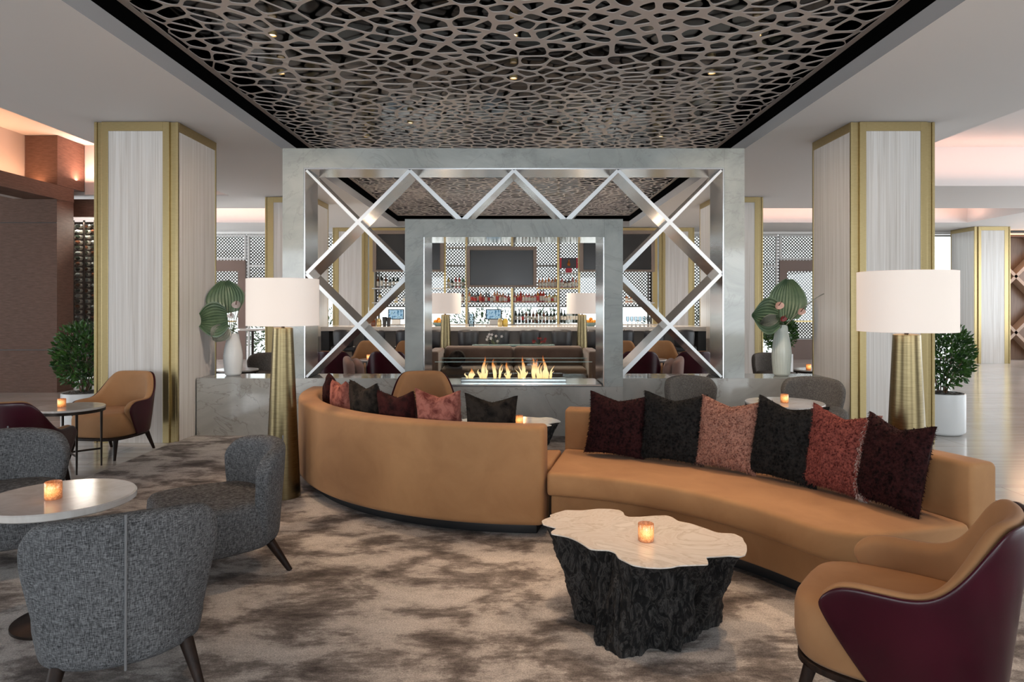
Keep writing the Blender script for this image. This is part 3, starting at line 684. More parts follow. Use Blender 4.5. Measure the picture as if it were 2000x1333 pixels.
def tv(px0, px1, py0, py1, label, m=8):
    t = thing('television', label, 'television', (bx((px0 + px1) / 2), BY - .14, bz(py1)))
    w2 = (bx(px1) - bx(px0)) / 2; h = bz(py0) - bz(py1)
    fr = MB(); d = .09
    fr.box(-w2, -w2 + d, -.06, .03, 0, h).box(w2 - d, w2, -.06, .03, 0, h).box(-w2 + d, w2 - d, -.06, .03, 0, .05).box(-w2 + d, w2 - d, -.06, .03, h - d, h).box(-w2 + d, w2 - d, .0, .03, .05, h - d)
    fr.build('bezel', M['tvframe'], t); MB().box(-w2 + d + .01, w2 - d - .01, -.04, -.002, .06, h - d - .01).build('screen', M['screen'], t)
tv(912, 1048, 483, 562, 'dark wall television centred behind the bar between bottle shelves')
tv(731, 868, 452, 532, 'dark television at the left end of the back bar')
tv(1131, 1276, 452, 532, 'dark television at the right end of the back bar')
# bottles
l_ = bpy.data.lights.new('wine_fill', 'AREA'); l_.shape = 'RECTANGLE'; l_.size = 1.5; l_.size_y = .1; l_.energy = 60; l_.color = (1, .9, .8)  # light added so the racked bottles show up
o_w = bpy.data.objects.new('wine_fill', l_); C.objects.link(o_w); o_w.location = (-7.6, 12.76, 3.05); o_w.rotation_euler = (R(-15), 0, 0)
rb = random.Random(21)
ORD = ['first', 'second', 'third', 'fourth', 'fifth', 'sixth', 'seventh', 'eighth', 'ninth', 'tenth', 'eleventh', 'twelfth', 'thirteenth', 'fourteenth', 'fifteenth']
def row(px0, px1, n, py, cols_, kinds, label, grp, labs=(LAB,), y=BY + .02, hh=(.27, .32)):
    for i in range(n):
        X = bx(px0 + (px1 - px0) * (i + .5) / n); k = rb.randrange(len(cols_)); kind = kinds[k % len(kinds)]
        o = bottle('bottle', kind, cols_[k], labs[rb.randrange(len(labs))], (CAP, CAP, FOIL)[rb.randrange(3)], rb.choice((hh[0], sum(hh) / 2, hh[1])))
        o.location = (X, y + rb.uniform(-.02, .02), bz(py)); tag(o, '%s %s' % (ORD[i], label), 'bottle', grp)
row(734, 780, 6, 563, ['dark', 'brown', 'red', 'dark'], ['wine', 'whisky'], 'bottle from the left on the upper shelf under the left television', 'bottles under the left television', hh=(.3, .38))
row(734, 860, 8, 591, ['clear', 'green', 'yellow', 'clear'], ['squat', 'whisky'], 'pale bottle from the left on the lower shelf under the left television', 'pale bottles under the left television', hh=(.26, .33))
row(872, 908, 5, 563, ['yellow', 'brown', 'green', 'dark', 'red'], ['whisky', 'wine'], 'bottle from the left on the narrow shelf left of the central television', 'bottles left of the central television')
row(873, 908, 4, 591, ['amber', 'dark', 'brown'], ['whisky'], 'bottle from the left on the lower narrow shelf left of central television', 'lower bottles left of the central television')
row(914, 996, 15, 591, ['red', 'amber', 'brown', 'dark', 'red'], ['squat', 'whisky'], 'spirit bottle from the left on the shelf under the central television', 'spirit bottles under the central television', (LAB, LABR), hh=(.26, .32))
row(1003, 1087, 15, 591, ['amber', 'amber', 'brown', 'yellow', 'red'], ['whisky', 'squat'], 'bottle from the post rightward on the lower shelf right of central television', 'amber bottles lower right shelf', (LAB, LAB, LABR), hh=(.26, .33))
row(1050, 1088, 6, 563, ['amber'], ['whisky'], 'whisky bottle from the left on the gold shelf right of central television', 'amber bottles right of the central television', hh=(.28, .32))
row(1094, 1129, 5, 563, ['amber', 'clear', 'red', 'brown'], ['whisky', 'squat'], 'bottle from the left on the narrow shelf below the red gift box', 'bottles below the red display box')
row(1004, 1086, 12, 631, ['dark', 'dark', 'brown'], ['wine'], 'wine bottle from the left on the back counter below the spirits', 'wine bottles on the back counter', (LAB, LAB, LABR), hh=(.33, .36))
row(1094, 1129, 6, 631, ['dark', 'dark', 'clear'], ['wine'], 'wine bottle from the left on the counter behind the right brass lamp', 'wine bottles behind the right lamp', hh=(.33, .36))
row(1220, 1262, 5, 591, ['clear', 'amber'], ['squat'], 'bottle from the left on the shelf under the right television', 'bottles under the right television', hh=(.22, .26))
row(1004, 1130, 10, 480, ['clear', 'yellow'], ['squat'], 'x', 'x') if False else None
# register monitors
for px_, py_, l in ((779, 618, 'small lit register monitor on the counter under the left television'), (965, 616, 'small lit register monitor under the central television')):
    t = thing('register_monitor', l, 'monitor', (bx(px_), BY - .42, 1.0))
    hs = MB().box(-.2, .2, 0, .03, .12, .38).build('housing', M['oilblack'], t); MB().box(-.18, .18, -.006, -.001, .14, .36).build('display', M['lcd'], hs); MB().box(-.1, .1, -.03, .08, .0, .119).build('stand', M['white'], t)
# red display box
t = thing('display_box', 'black and red spirits gift box standing on the shelf right of the television', 'display box', (bx(1110.5), BY - .02, bz(533)))
MB().box(-.08, .08, -.06, .06, 0.001, .11).build('lower_box', M['redbox'], t); MB().box(-.23, .23, -.06, .06, .111, .38).build('lid', M['blackbox'], t)
MB().box(-.231, -.19, -.065, .061, .112, .379).build('side_panel', M['redbox'], t); MB().box(.19, .231, -.065, .061, .112, .379).build('side_panel', M['redbox'], t)
MB().lathe([(0, 0), (.03, 0), (.045, .05), (.02, .1), (.012, .13), (.02, .16), (0, .17)], 12).build('decanter_emblem', BC['amber'], t, loc=(0, -.08, .17), smooth=40)
# fruit bowls, jugs, glasses on the counter
def bowl(x, y, z, l, seed):
    t = thing('fruit_bowl', l, 'bowl', (x, y, z)); MB().lathe([(0, .0), (.06, .0), (.14, .07), (.145, .07), (.065, -.0), (.0, .005)][:5], 20).build('bowl', M['glassedge'], t, smooth=40)
    rr = random.Random(seed); side = 'left' if x < 0 else 'right'
    for i in range(6):
        a = i * 2 * pi / 5; r_ = .075 if i < 5 else 0; o = MB().lathe([(0, -.042), (.024, -.034), (.04, -.012), (.04, .012), (.024, .034), (0, .042)], 14).build('orange', M['orange'], smooth=60, loc=(x + r_ * cos(a), y + r_ * sin(a), z + (.085 if i < 5 else .13)))
        tag(o, ('topmost orange in the ' if i == 5 else ('front', 'front right', 'rear', 'rear left', 'left')[i % 5] + ' orange in the ') + side + ' glass bowl on the bar counter', 'orange', 'oranges ' + l[22:])
bowl((857 - 1003) * 13.2 / F, 13.2, 1.08, 'glass bowl of oranges on the bar counter left of the fireplace lamp', 1)
bowl((1154 - 1003) * 13.2 / F, 13.2, 1.08, 'glass bowl of oranges on the bar counter right of the fireplace lamp', 2)
def small(name, prof, m_, px_, label, cat, grp=None, Y=13.1, z=1.08):
    o = MB().lathe(prof, 18).build(name, m_, loc=((px_ - 1003) * Y / F, Y, z), smooth=40); tag(o, label, cat, grp); return o
jar = [(0, 0), (.045, 0), (.05, .03), (.05, .11), (.035, .13), (.035, .15), (0, .15)]
small('mug', jar, BC['brown'], 729, 'copper brown mug on the counter below the lattice crossing', 'mug'); small('jar', jar, M['gold'], 740, 'golden jar on the counter beside the copper mug', 'jar')
small('shaker', [(0, 0), (.03, 0), (.045, .18), (0, .18)], M['charleather'], 751, 'dark shaker left of its twin on the counter', 'shaker'); small('shaker', [(0, 0), (.03, 0), (.045, .17), (0, .17)], M['charleather'], 759, 'dark shaker right of its twin on the counter', 'shaker')
small('lemon_jar', jar, M['gold'], 977, 'yellow filled jar on the counter right of the register monitor', 'jar'); small('lemon_jar', jar, BC['yellow'], 987, 'second yellow jar on the counter right of the register monitor', 'jar')
small('water_jug', [(0, 0), (.05, 0), (.06, .1), (.05, .2), (.055, .24), (0, .235)], M['wineglass'], 921, 'pale blue glass jug on the counter left of the register monitor', 'jug')
for k, px_ in enumerate((1226, 1234, 1242, 1250, 1258, 1266)): small('wine_glass', [(0, 0), (.03, .002), (.006, .01), (.005, .08), (.03, .11), (.035, .15), (.028, .19)], M['wineglass'], px_, ORD[k] + ' stemmed glass from the left on the counter right of the fireplace frame', 'glass', 'glasses on the right of the counter')

# ---------------------------------------------------------------- far right wine lattice and seat
t = thing('wine_lattice', 'tall walnut wine cabinet with crossing diagonal shelves at the far right', 'wine cabinet', (14.3, 18.2, 0))
MB().box(-1.65, 1.6, .3, .34, 0, 3.4).build('back_panel', M['midwood'], t)
MB().box(-1.65, 1.6, -.02, .29, 3.3, 3.4).build('top_rail', M['walnut'], t)
MB().box(-1.5, 1.5, -.05, -.03, 3.36, 3.39).build('light_strip', M['ledstrip'], t)
for s in (1, -1):
    for k in range(-5, 9):
        pts_ = []
        for i in range(101):
            z = 3.3 * i / 100; x = -1.65 + k * 1.5 + s * z if s > 0 else -1.65 + k * 1.5 - z
            if -1.6 < x < 1.55: pts_.append((x, z))
        if len(pts_) > 15:
            (xa, za), (xb, zb) = pts_[0], pts_[-1]; n = .055
            v = [(xa - n, 0, za), (xa + n, 0, za), (xb + n, 0, zb), (xb - n, 0, zb), (xa - n, .29, za), (xa + n, .29, za), (xb + n, .29, zb), (xb - n, .29, zb)]
            MB().add(v, [(0, 1, 2, 3), (7, 6, 5, 4), (0, 4, 5, 1), (1, 5, 6, 2), (2, 6, 7, 3), (3, 7, 4, 0)]).build('diagonal_shelf', M['tanwood'], t)
for cx_, cz_, cc_ in ((13.2, 2.9, 'walnut'), (13.4, 2.1, 'midwood'), (13.15, 1.4, 'midwood')): pass

area('cabinet_fill', (14.2, 17.7, 3.3), (R(-25), 0, 0), 2.6, .1, 35, (1, .6, .35))  # added lamp that brightens the diagonal shelves
# ---------------------------------------------------------------- tables, candles, lamps
def votive(loc, label, s=1.0):
    t = thing('candle_holder', label, 'candle holder', loc)
    MB().lathe([(0, .0), (.032, 0), (.036, .004), (.036, .078), (.034, .08), (.032, .078), (.032, .008), (0, .008)], 28).build('glass_cup', M['votive'], t, smooth=50)
    wx = MB().lathe([(0, .009), (.031, .009), (.031, .03), (0, .03)], 20).build('wax', M['wax'], t, smooth=50)
    MB().lathe([(0, .031), (.006, .036), (.008, .044), (.004, .056), (0, .064)], 10).build('flame', M['candleglow'], wx, smooth=60)
    t.scale = (s, s, s); return t
def round_table(loc, rad, h, label, style):
    t = thing('round_table', label, 'table', loc)
    if style == 'pedestal':
        MB().lathe([(0, h), (rad - .006, h), (rad, h - .006), (rad, h - .03), (rad - .01, h - .036), (0, h - .036)], 72).build('tabletop', M['tabletop'], t, smooth=30)
        MB().lathe([(0, h - .037), (.12, h - .037), (.12, h - .05), (.028, h - .06), (.025, .05), (.05, .03), (rad * .62, .012), (rad * .62, 0), (0, 0)], 40).build('pedestal', M['darkmetal'], t, smooth=35)
    else:
        MB().lathe([(0, h), (rad - .004, h), (rad, h - .004), (rad, h - .018), (0, h - .018)], 64).build('tabletop', M['tabletop'], t, smooth=30)
        MB().lathe([(rad - .02, h - .019), (rad - .002, h - .019), (rad - .002, h - .045), (rad - .02, h - .045), (rad - .02, h - .019)], 64).build('rim', M['darkmetal'], t, smooth=30)
        for k in range(4):
            a = pi / 4 + k * pi / 2; x, y = (rad - .03) * cos(a), (rad - .03) * sin(a)
            MB().tube((x, y, h - .046), (x, y, 0), .012, .008, 10).build('leg', M['darkmetal'], t, smooth=40)
        b = MB()
        for k in range(2):
            a = pi / 4 + k * pi / 2; b.tube(((rad - .04) * cos(a), (rad - .04) * sin(a), .16), (-(rad - .04) * cos(a), -(rad - .04) * sin(a), .16), .009)
        b.build('stretcher', M['darkmetal'], t)
    return t
T1 = (-2.135, 3.216, .0); H1 = .60
round_table((T1[0], T1[1], .012), .318, H1 - .012, 'round cream marble pedestal table among the grey tweed chairs', 'pedestal')
votive((-2.13, 3.16, H1), 'amber mercury glass votive lit on the nearest left round table')
round_table((-4.02, 6.18, 0), .285, .575, 'round table with thin dark metal legs beside the camel armchair on the left', 'legs')
votive((-4.07, 6.15, .575), 'small lit votive on the dark legged round table, left', .95)
round_table((2.52, 6.35, .012), .35, .58, 'round marble table behind the curved sofa near the right column', 'legs')
votive((2.50, 6.3, .592), 'lit votive on the round table behind the right curved sofa')
def lamp(label, x, y, power=11):
    t = thing('floor_lamp', label, 'floor lamp', (x, y, .012))
    MB().lathe([(0, 0), (.132, 0), (.132, .01), (.075, 1.305), (.06, 1.31), (0, 1.31)], 64).build('base', M['lampbrass'], t, smooth=35)
    nk = MB().lathe([(0, 1.31), (.012, 1.31), (.012, 1.36), (.02, 1.365), (.02, 1.43), (0, 1.43)], 16).build('neck', M['darkmetal'], t, smooth=35)
    MB().lathe([(.271, 1.325), (.271, 1.685), (.268, 1.685), (.268, 1.325), (.271, 1.325)], 96).build('lamp_shade', M['shade'], t, smooth=35)
    MB().lathe([(0, 1.44), (.03, 1.45), (.04, 1.49), (.025, 1.53), (0, 1.54)], 16).build('bulb', emis('bulb_glow', (1, .8, .6), 3) if 'bulb' not in M else M['bulb'], nk, smooth=60)
    l = bpy.data.lights.new('lamp_light', 'POINT'); l.energy = power; l.color = (1, .74, .52); l.shadow_soft_size = .06
    o = bpy.data.objects.new('lamp_light', l); C.objects.link(o); o.location = (x, y, 1.62); return t
M['bulb'] = emis('bulb_glow', (1, .8, .6), 3)
lamp('brass cone floor lamp with white drum shade behind the left curved sofa', -1.79, 5.3)
lamp('brass cone floor lamp with white drum shade behind the right curved sofa', 2.372, 4.12)
lamp('brass cone lamp with drum shade at the left end of the far brown sofa', -1.19, 11.95, 8)
lamp('brass cone lamp with drum shade at the right end of the far brown sofa', 1.20, 11.95, 8)

# ---------------------------------------------------------------- curved sofas
def rrect(r0, r1, z0, z1, rad, n=4):
    pts_ = []
    for cx_, cz_, a0 in ((r1 - rad, z1 - rad, 0), (r0 + rad, z1 - rad, 90), (r0 + rad, z0 + rad, 180), (r1 - rad, z0 + rad, 270)):
        for i in range(n + 1): a = R(a0 + 90 * i / n); pts_.append((cx_ + rad * cos(a), cz_ + rad * sin(a)))
    return pts_
def arc_part(name, c, a0, a1, r0, r1, z0, z1, rad, m_, parent, end0=None, corner=None, n=72, er=None):
    """swept rounded section; end0(r)->angle gives a slanted cut at a0, corner(a)->inner radius"""
    er = rad if er is None else er; rings = []
    ts = [0, .15, .5, 1] ; ins = [1 - sqrt(max(0, 1 - (1 - k) ** 2)) for k in ts]
    seq = []
    rm = (r0 + r1) / 2; sg = 1 if a1 > a0 else -1; L_ = abs(a1 - a0); ea = er / rm
    for k, i_ in zip(ts, ins): seq.append((a0 + sg * ea * k, i_ * er))
    for i in range(1, n): seq.append((a0 + sg * (ea + (L_ - 2 * ea) * i / n), 0))
    for k, i_ in zip(ts[::-1], ins[::-1]): seq.append((a1 - sg * ea * k, i_ * er))
    for a, ii in seq:
        ri = corner(a) if corner else r0
        ring = []
        for (r_, z_) in rrect(ri + ii * .98, r1 - ii * .98, z0 + ii * .98, z1 - ii * .98, max(rad - ii * .9, .002)):
            aa = a
            if end0: k = (a - a0) / (a1 - a0); aa = a + (end0(r_) - a0) * max(0, 1 - k * 3)
            ring.append((c[0] + r_ * cos(aa), c[1] + r_ * sin(aa), z_))
        rings.append(ring)
    return MB().loft(rings).build(name, m_, parent, smooth=50)
# left sofa, seen from behind
c1 = (.19, 6.45)
t = thing('curved_sofa', 'camel suede curved sofa seen from behind with six cushions along its back', 'sofa', (0, 0, .012))
def e1(r_):   # intersection of the circle of radius r with the slanted end line
    px_, py_ = .19 - c1[0], 4.33 - c1[1]; dx, dy = .22, .975; bq = px_ * dx + py_ * dy; cq = px_ ** 2 + py_ ** 2 - r_ * r_
    s_ = -bq - sqrt(max(0, bq * bq - cq)); return atan2(py_ + s_ * dy, px_ + s_ * dx)
A0, A1 = R(-90), R(-182)
arc_part('plinth', c1, A0 - .03, A1 + .05, 1.55, 2.02, .0, .075, .005, M['oilblack'], t, lambda r_: e1(r_) - .03)
arc_part('seat_base', c1, A0, A1, 1.46, 1.95, .076, .29, .01, M['camel'], t, e1)
arc_part('seat_cushion', c1, A0 + .003, A1, 1.42, 1.945, .292, .42, .03, M['camel'], t, lambda r_: e1(r_) + .003, er=.02)
arc_part('backrest', c1, A0, A1, 1.95, 2.12, .076, .71, .035, M['camel'], t, e1, er=.03)
# right sofa, seen from the front
c2 = (-.18, 2.64)
t = thing('curved_sofa', 'camel suede curved sofa facing the stump table with six fur cushions', 'sofa', (0, 0, .012))
B0, B1 = R(77.3), R(15.8)
def cr(base):
    def f(a):
        k = (a - B1) / .16
        return base + (.0 if k > 1 else .20 * (1 - sqrt(max(0, 1 - (1 - max(k, 0)) ** 2))))
    return f
arc_part('plinth', c2, B0 - .03, B1 + .05, 1.88, 2.58, 0, .075, .005, M['oilblack'], t)
arc_part('seat_base', c2, B0 - .012, B1 + .01, 1.82, 2.46, .076, .252, .012, M['camel'], t, corner=cr(1.82))
arc_part('seat_cushion', c2, B0 - .004, B1, 1.74, 2.50, .268, .42, .03, M['camel'], t, corner=cr(1.74), er=.025)
arc_part('backrest', c2, B0 - .004, B1, 2.505, 2.67, .076, .71, .03, M['camel'], t, er=.025)

# cushions
def cushion(name, w_, h_, th, m_, strands=0, seed=0, fringe=None, length=.02):
    rr = random.Random(seed); N_ = 28; V = []; b = MB(); norm = []
    def S(u, v, s):
        t_ = ((1 - u * u) * (1 - v * v)); tk = th * (max(0, t_) ** .42) * s
        x = w_ / 2 * u * (1 - .09 * (1 - v * v)); z = h_ / 2 * (1 + v * (1 - .08 * (1 - u * u)))
        if v > 0: z -= h_ * .09 * max(0, 1 - abs(u) * 1.15) * v * v
        q = noise.noise(Vector((x * 14 + seed, z * 14, s))) * .012 * (t_ ** .3 if t_ > 0 else 0)
        return Vector((x, (tk / 2 + q * s) if t_ > 0 else 0, z))
    for s in (-1, 1):
        g = [[S(-1 + 2 * i / N_, -1 + 2 * j / N_, s) for i in range(N_ + 1)] for j in range(N_ + 1)]
        v = [p for r_ in g for p in r_]; f = []
        for j in range(N_):
            for i in range(N_):
                a = j * (N_ + 1) + i; q = (a, a + 1, a + N_ + 2, a + N_ + 1); f.append(q if s < 0 else q[::-1])
        b.add(v, f)
        k = int(strands * (.7 if s < 0 else .3))
        for _ in range(k):
            u, v_ = rr.uniform(-1, 1), rr.uniform(-1, 1); p = S(u, v_, s); e = .02
            du = S(min(1, u + e), v_, s) - S(max(-1, u - e), v_, s); dv = S(u, min(1, v_ + e), s) - S(u, max(-1, v_ - e), s)
            n = du.cross(dv) * (-1 if s > 0 else 1)
            n = n.normalized() if n.length > 1e-9 else Vector((0, s, 0))
            if n.y * s < 0: n = -n
            d = (n * .8 + Vector([rr.uniform(-.8, .8) for _ in range(3)]) + Vector((u * .5, 0, v_ * .2 - .35))).normalized(); sd = d.cross(Vector([rr.uniform(-1, 1) for _ in range(3)])).normalized() * .0024
            le = length * rr.uniform(.6, 1.2); p = p - n * .002
            mi = 1 if (fringe and u > .72) else 0
            if mi: le *= 1.6
            tip = p + d * le + Vector((0, 0, -le * .25))
            b.add([p - sd, p + sd, tip], [(0, 1, 2)], mi)
    return b.build(name, [m_] + ([fringe] if fringe else [M['white']]), smooth=80, flip=False)
def put(o, c_, ang, r_, z, lean, label, tilt=0, grp=None):
    a = R(ang); z += .006; o.location = (c_[0] + r_ * cos(a), c_[1] + r_ * sin(a), z); o.rotation_euler = (-lean, tilt, a - pi / 2); tag(o, label, 'cushion', grp); return o
for ang, w_, h_, m_, l, tl in ((-163, .40, .46, 'vel_maroon', 'dark maroon velvet cushion at the far left end of the left sofa', 0), (-148, .36, .46, 'vel_rose', 'small looking rose velvet cushion second from the left on the left sofa', .05),
                              (-135, .38, .49, 'vel_char', 'charcoal brown velvet cushion between the rose and maroon ones on the left sofa', 0), (-123.5, .36, .45, 'vel_maroon', 'maroon velvet cushion fourth from the left on the left sofa', .04),
                              (-112.6, .36, .48, 'vel_rose', 'large shiny rose velvet cushion in front of the camel armchair top', 0), (-101, .37, .46, 'vel_char', 'charcoal velvet cushion at the right end of the left sofa', -.03)):
    o = cushion('cushion', w_, h_, .17, M[m_], 2600, int(-ang), length=.010); put(o, c1, ang, 1.80, .432, .14, l, tl, 'cushions on the left curved sofa')
for ang, w_, h_, m_, l, tl, ft in ((67.6, .43, .44, 'fur_maroon', 'dark maroon fur cushion at the left end of the right sofa', .05, None), (57.6, .45, .47, 'fur_charcoal', 'charcoal fur cushion second from the left on the right sofa', 0, None),
                              (48.6, .42, .465, 'fur_rose', 'rose brown fur cushion between two charcoal ones on the right sofa', .03, None), (39.4, .45, .49, 'fur_charcoal', 'charcoal fur cushion between the rose brown and red ones', .06, None),
                              (31.3, .42, .48, 'fur_red', 'red fur cushion with pale shaggy edge on the right sofa', .05, 'fur_pale'), (23.6, .385, .475, 'fur_maroon', 'dark maroon fur cushion at the right end of the right sofa', .06, None)):
    o = cushion('cushion', w_, h_, .17, M[m_], 6500, int(ang), M[ft] if ft else None, .015); put(o, c2, ang, 2.31, .432, .2, l, tl, 'fur cushions on the right curved sofa')

# ---------------------------------------------------------------- tree stump tables
top_px = [(220, 220), (250, 203), (290, 192), (278, 178), (330, 160), (400, 140), (520, 143), (640, 130), (740, 132), (800, 140), (830, 158), (836, 180), (870, 192), (960, 190), (1060, 182), (1150, 180), (1190, 192), (1235, 222), (1330, 240), (1450, 280), (1500, 300), (1540, 310), (1650, 315), (1715, 345), (1725, 372), (1745, 400), (1748, 440), (1735, 475), (1690, 487), (1620, 478), (1540, 484), (1440, 490), (1455, 515), (1462, 545), (1350, 548), (1240, 552), (1190, 565), (1110, 571), (1000, 566), (900, 550), (840, 520), (790, 495), (765, 455), (720, 438), (640, 436), (580, 430), (530, 395), (480, 365), (420, 340), (370, 330), (290, 316), (290, 300), (335, 274), (270, 258), (228, 245)]
SZ = .42
def stump(label, loc_off=None, rz=0, scale=1):
    pts_ = []
    for x, y in top_px:
        p = at(1000 + x / 3.808, 960 + y / 3.808, 1); Y = (EYE - SZ) / (EYE - p.z); pts_.append(Vector((p.x * Y, Y)))
    cen = Vector((.60, 3.17)); loc = (cen.x, cen.y, .012)
    pts_ = [q - cen for q in pts_]
    # resample
    def resamp(P, n):
        Ls = [0]
        for a, b_ in zip(P, P[1:] + P[:1]): Ls.append(Ls[-1] + (b_ - a).length)
        out = []
        for i in range(n):
            s_ = Ls[-1] * i / n; k = max(j for j in range(len(Ls)) if Ls[j] <= s_); a, b_ = P[k % len(P)], P[(k + 1) % len(P)]
            out.append(a + (b_ - a) * ((s_ - Ls[k]) / max(1e-9, Ls[k + 1] - Ls[k])))
        return out
    N_ = 260; T_ = resamp(pts_, N_)
    T_ = [(T_[i - 1] + T_[i] * 2 + T_[(i + 1) % N_]) / 4 for i in range(N_)]
    t = thing('stump_table', label, 'table', loc)
    h = SZ - .012
    b = MB(); b.add([(p.x, p.y, h) for p in T_] + [(p.x, p.y, h - .005) for p in T_], [tuple(range(N_)), tuple(range(2 * N_ - 1, N_ - 1, -1))] + [(i, N_ + i, N_ + (i + 1) % N_, (i + 1) % N_) for i in range(N_)])
    b.build('tabletop', M['stumptop'], t)
    rings = []; K = 34; bc = Vector((.0, -.01))
    for k in range(K + 1):
        s_ = k / K; z = (h - .006) * (1 - s_); ring = []
        for i, p in enumerate(T_):
            a = atan2(p.y, p.x); r_ = p.length
            # base outline: lobed, smaller
            rb_ = .275 + .045 * sin(3 * a + 1.0) + .035 * sin(5 * a + .3) + .02 * sin(9 * a)
            rb_ *= 1 + .08 * cos(2 * a)
            f_ = s_ ** .75; rr_ = r_ * (1 - f_) * .995 + rb_ * f_ + .03 * sin(pi * s_) * noise.noise(Vector((cos(a) * 3, sin(a) * 3, 1)))
            q = Vector((cos(a) * rr_, sin(a) * rr_)) + bc * s_
            ri = noise.noise(Vector((a * 9, s_ * 2.2, 4))) * .028 + noise.noise(Vector((q.x * 28, q.y * 28, z * 12))) * .022 + noise.noise(Vector((q.x * 70, q.y * 70, z * 40))) * .009
            q *= 1 + (ri - .012) * min(1, s_ * 7) / max(q.length, .1)
            ring.append((q.x, q.y, z))
        rings.append(ring)
    MB().loft(rings).build('trunk', M['bark'], t, smooth=70)
    return t
s1 = stump('low tree stump table with black bark and cream top in the foreground')
dup(s1, (-.02, 6.25, .012), R(35), 'black bark stump table with bright white top beyond the left sofa')
votive((.605, 3.12, SZ), 'amber votive burning in the middle of the foreground stump table')
votive((.05, 6.15, SZ), 'lit votive on the far stump table beside the charcoal cushion')

# ---------------------------------------------------------------- grey tweed chairs
def tweed_chair(m_, name='tweed_chair'):
    t = thing(name, 'x', 'chair')
    def plan(u, v):
        a = u * 1.12; hw = .255 + .075 * min(1, v * 1.25); x = hw * sin(a) / sin(1.12); y = -.30 - .035 * v + .20 * (1 - cos(a)) / (1 - cos(1.12)) * (.75 + .25 * v)
        return x, y
    def zt(u, v):
        top = .72 - .045 * u * u - .08 * max(0, (abs(u) - .74) / .26) ** 2.2; bot = .155 + .03 * max(0, abs(u) - .8) / .2
        return bot + (top - bot) * v
    def fo(u, v): x, y = plan(u, v); return (x, y, zt(u, v))
    def fi(u, v):
        x, y = plan(u, v); a = u * 1.12; tk = .085; x -= tk * .55 * sin(a) * 1.1; y += tk * cos(a * .8); return (x, y, zt(u, v) - .004)
    bk = MB().slab(fo, fi, 14, 8).build('backrest', m_, t, sub=2)
    # seat
    rings = []
    for z, k in ((.155, .90), (.17, .955), (.22, .985), (.36, 1), (.395, .99), (.415, .95), (.425, .86)):
        ring = []
        for i in range(48):
            a = 2 * pi * i / 48; e = .42; x = (abs(cos(a)) ** e) * (1 if cos(a) > 0 else -1) * .295; y = (abs(sin(a)) ** e) * (1 if sin(a) > 0 else -1) * .285
            if y < 0: x *= 1 - .12 * (-y / .285)
            ring.append((x * k, .045 + y * k, z))
        rings.append(ring)
    MB().loft(rings).build('seat', m_, t, smooth=60)
    for sx in (-1, 1):
        for y0, y1 in ((.24, .29), (-.20, -.29)):
            MB().tube((sx * .20, y0, .17), (sx * .245, y1, 0), .026, .014, 12).build('leg', M['darkwood'], t, smooth=40)
    pts_ = [Vector(fo(.0, v / 10)) + Vector((0, -.0035, 0)) for v in range(0, 11)]
    MB().path(pts_[:], .0045, 6).build('piping', M['pipe'], bk, smooth=60)
    return t
tc = tweed_chair(M['tweed']); tt = snap(tc); GZ = .012
tc.location = (-1.575, 2.75, GZ); tc.rotation_euler = (0, 0, face(-.52, .85)); tc.scale = (1.05, 1.05, 1.02); tc['label'] = 'grey tweed lounge chair in the lower left, its back with piping toward the viewer'
dup(tc, (-1.66, 3.86, GZ), face(-.80, -.60), 'grey tweed lounge chair seen from the side beside the left brass lamp', tree=tt, scale=(1.12, 1.05, .98))
dup(tc, (-2.95, 3.92, GZ), face(.50, -.85), 'grey tweed lounge chair behind the nearest left round table', tree=tt)
tb = tweed_chair(M['tweed_brown']); tt2 = snap(tb)
tb.location = (3.12, 7.08, GZ); tb.rotation_euler = (0, 0, face(-.3, -.95)); tb['label'] = 'brown tweed lounge chair in front of the right column behind the sofa'
dup(tb, (1.95, 7.2, GZ), face(.3, -.95), 'brown tweed lounge chair before the marble wall, lit by a downlight', tree=tt2)
dup(tb, (4.17, 10.9, 0), face(.2, -1), 'brown tweed chair beyond the low wall near the right vase', tree=tt2)
dup(tb, (-4.05, 10.9, 0), face(-.2, -1), 'dark brown tweed chair beyond the low wall near the left vase', tree=tt2)
dup(tb, (12.75, 15.4, 0), face(-.8, -.6), 'grey brown lounge chair at the far right before the wine lattice', tree=tt2)
dup(tb, (13.7, 15.9, 0), face(-.3, -.9), 'grey brown lounge chair at the right frame edge before the wine lattice', tree=tt2)

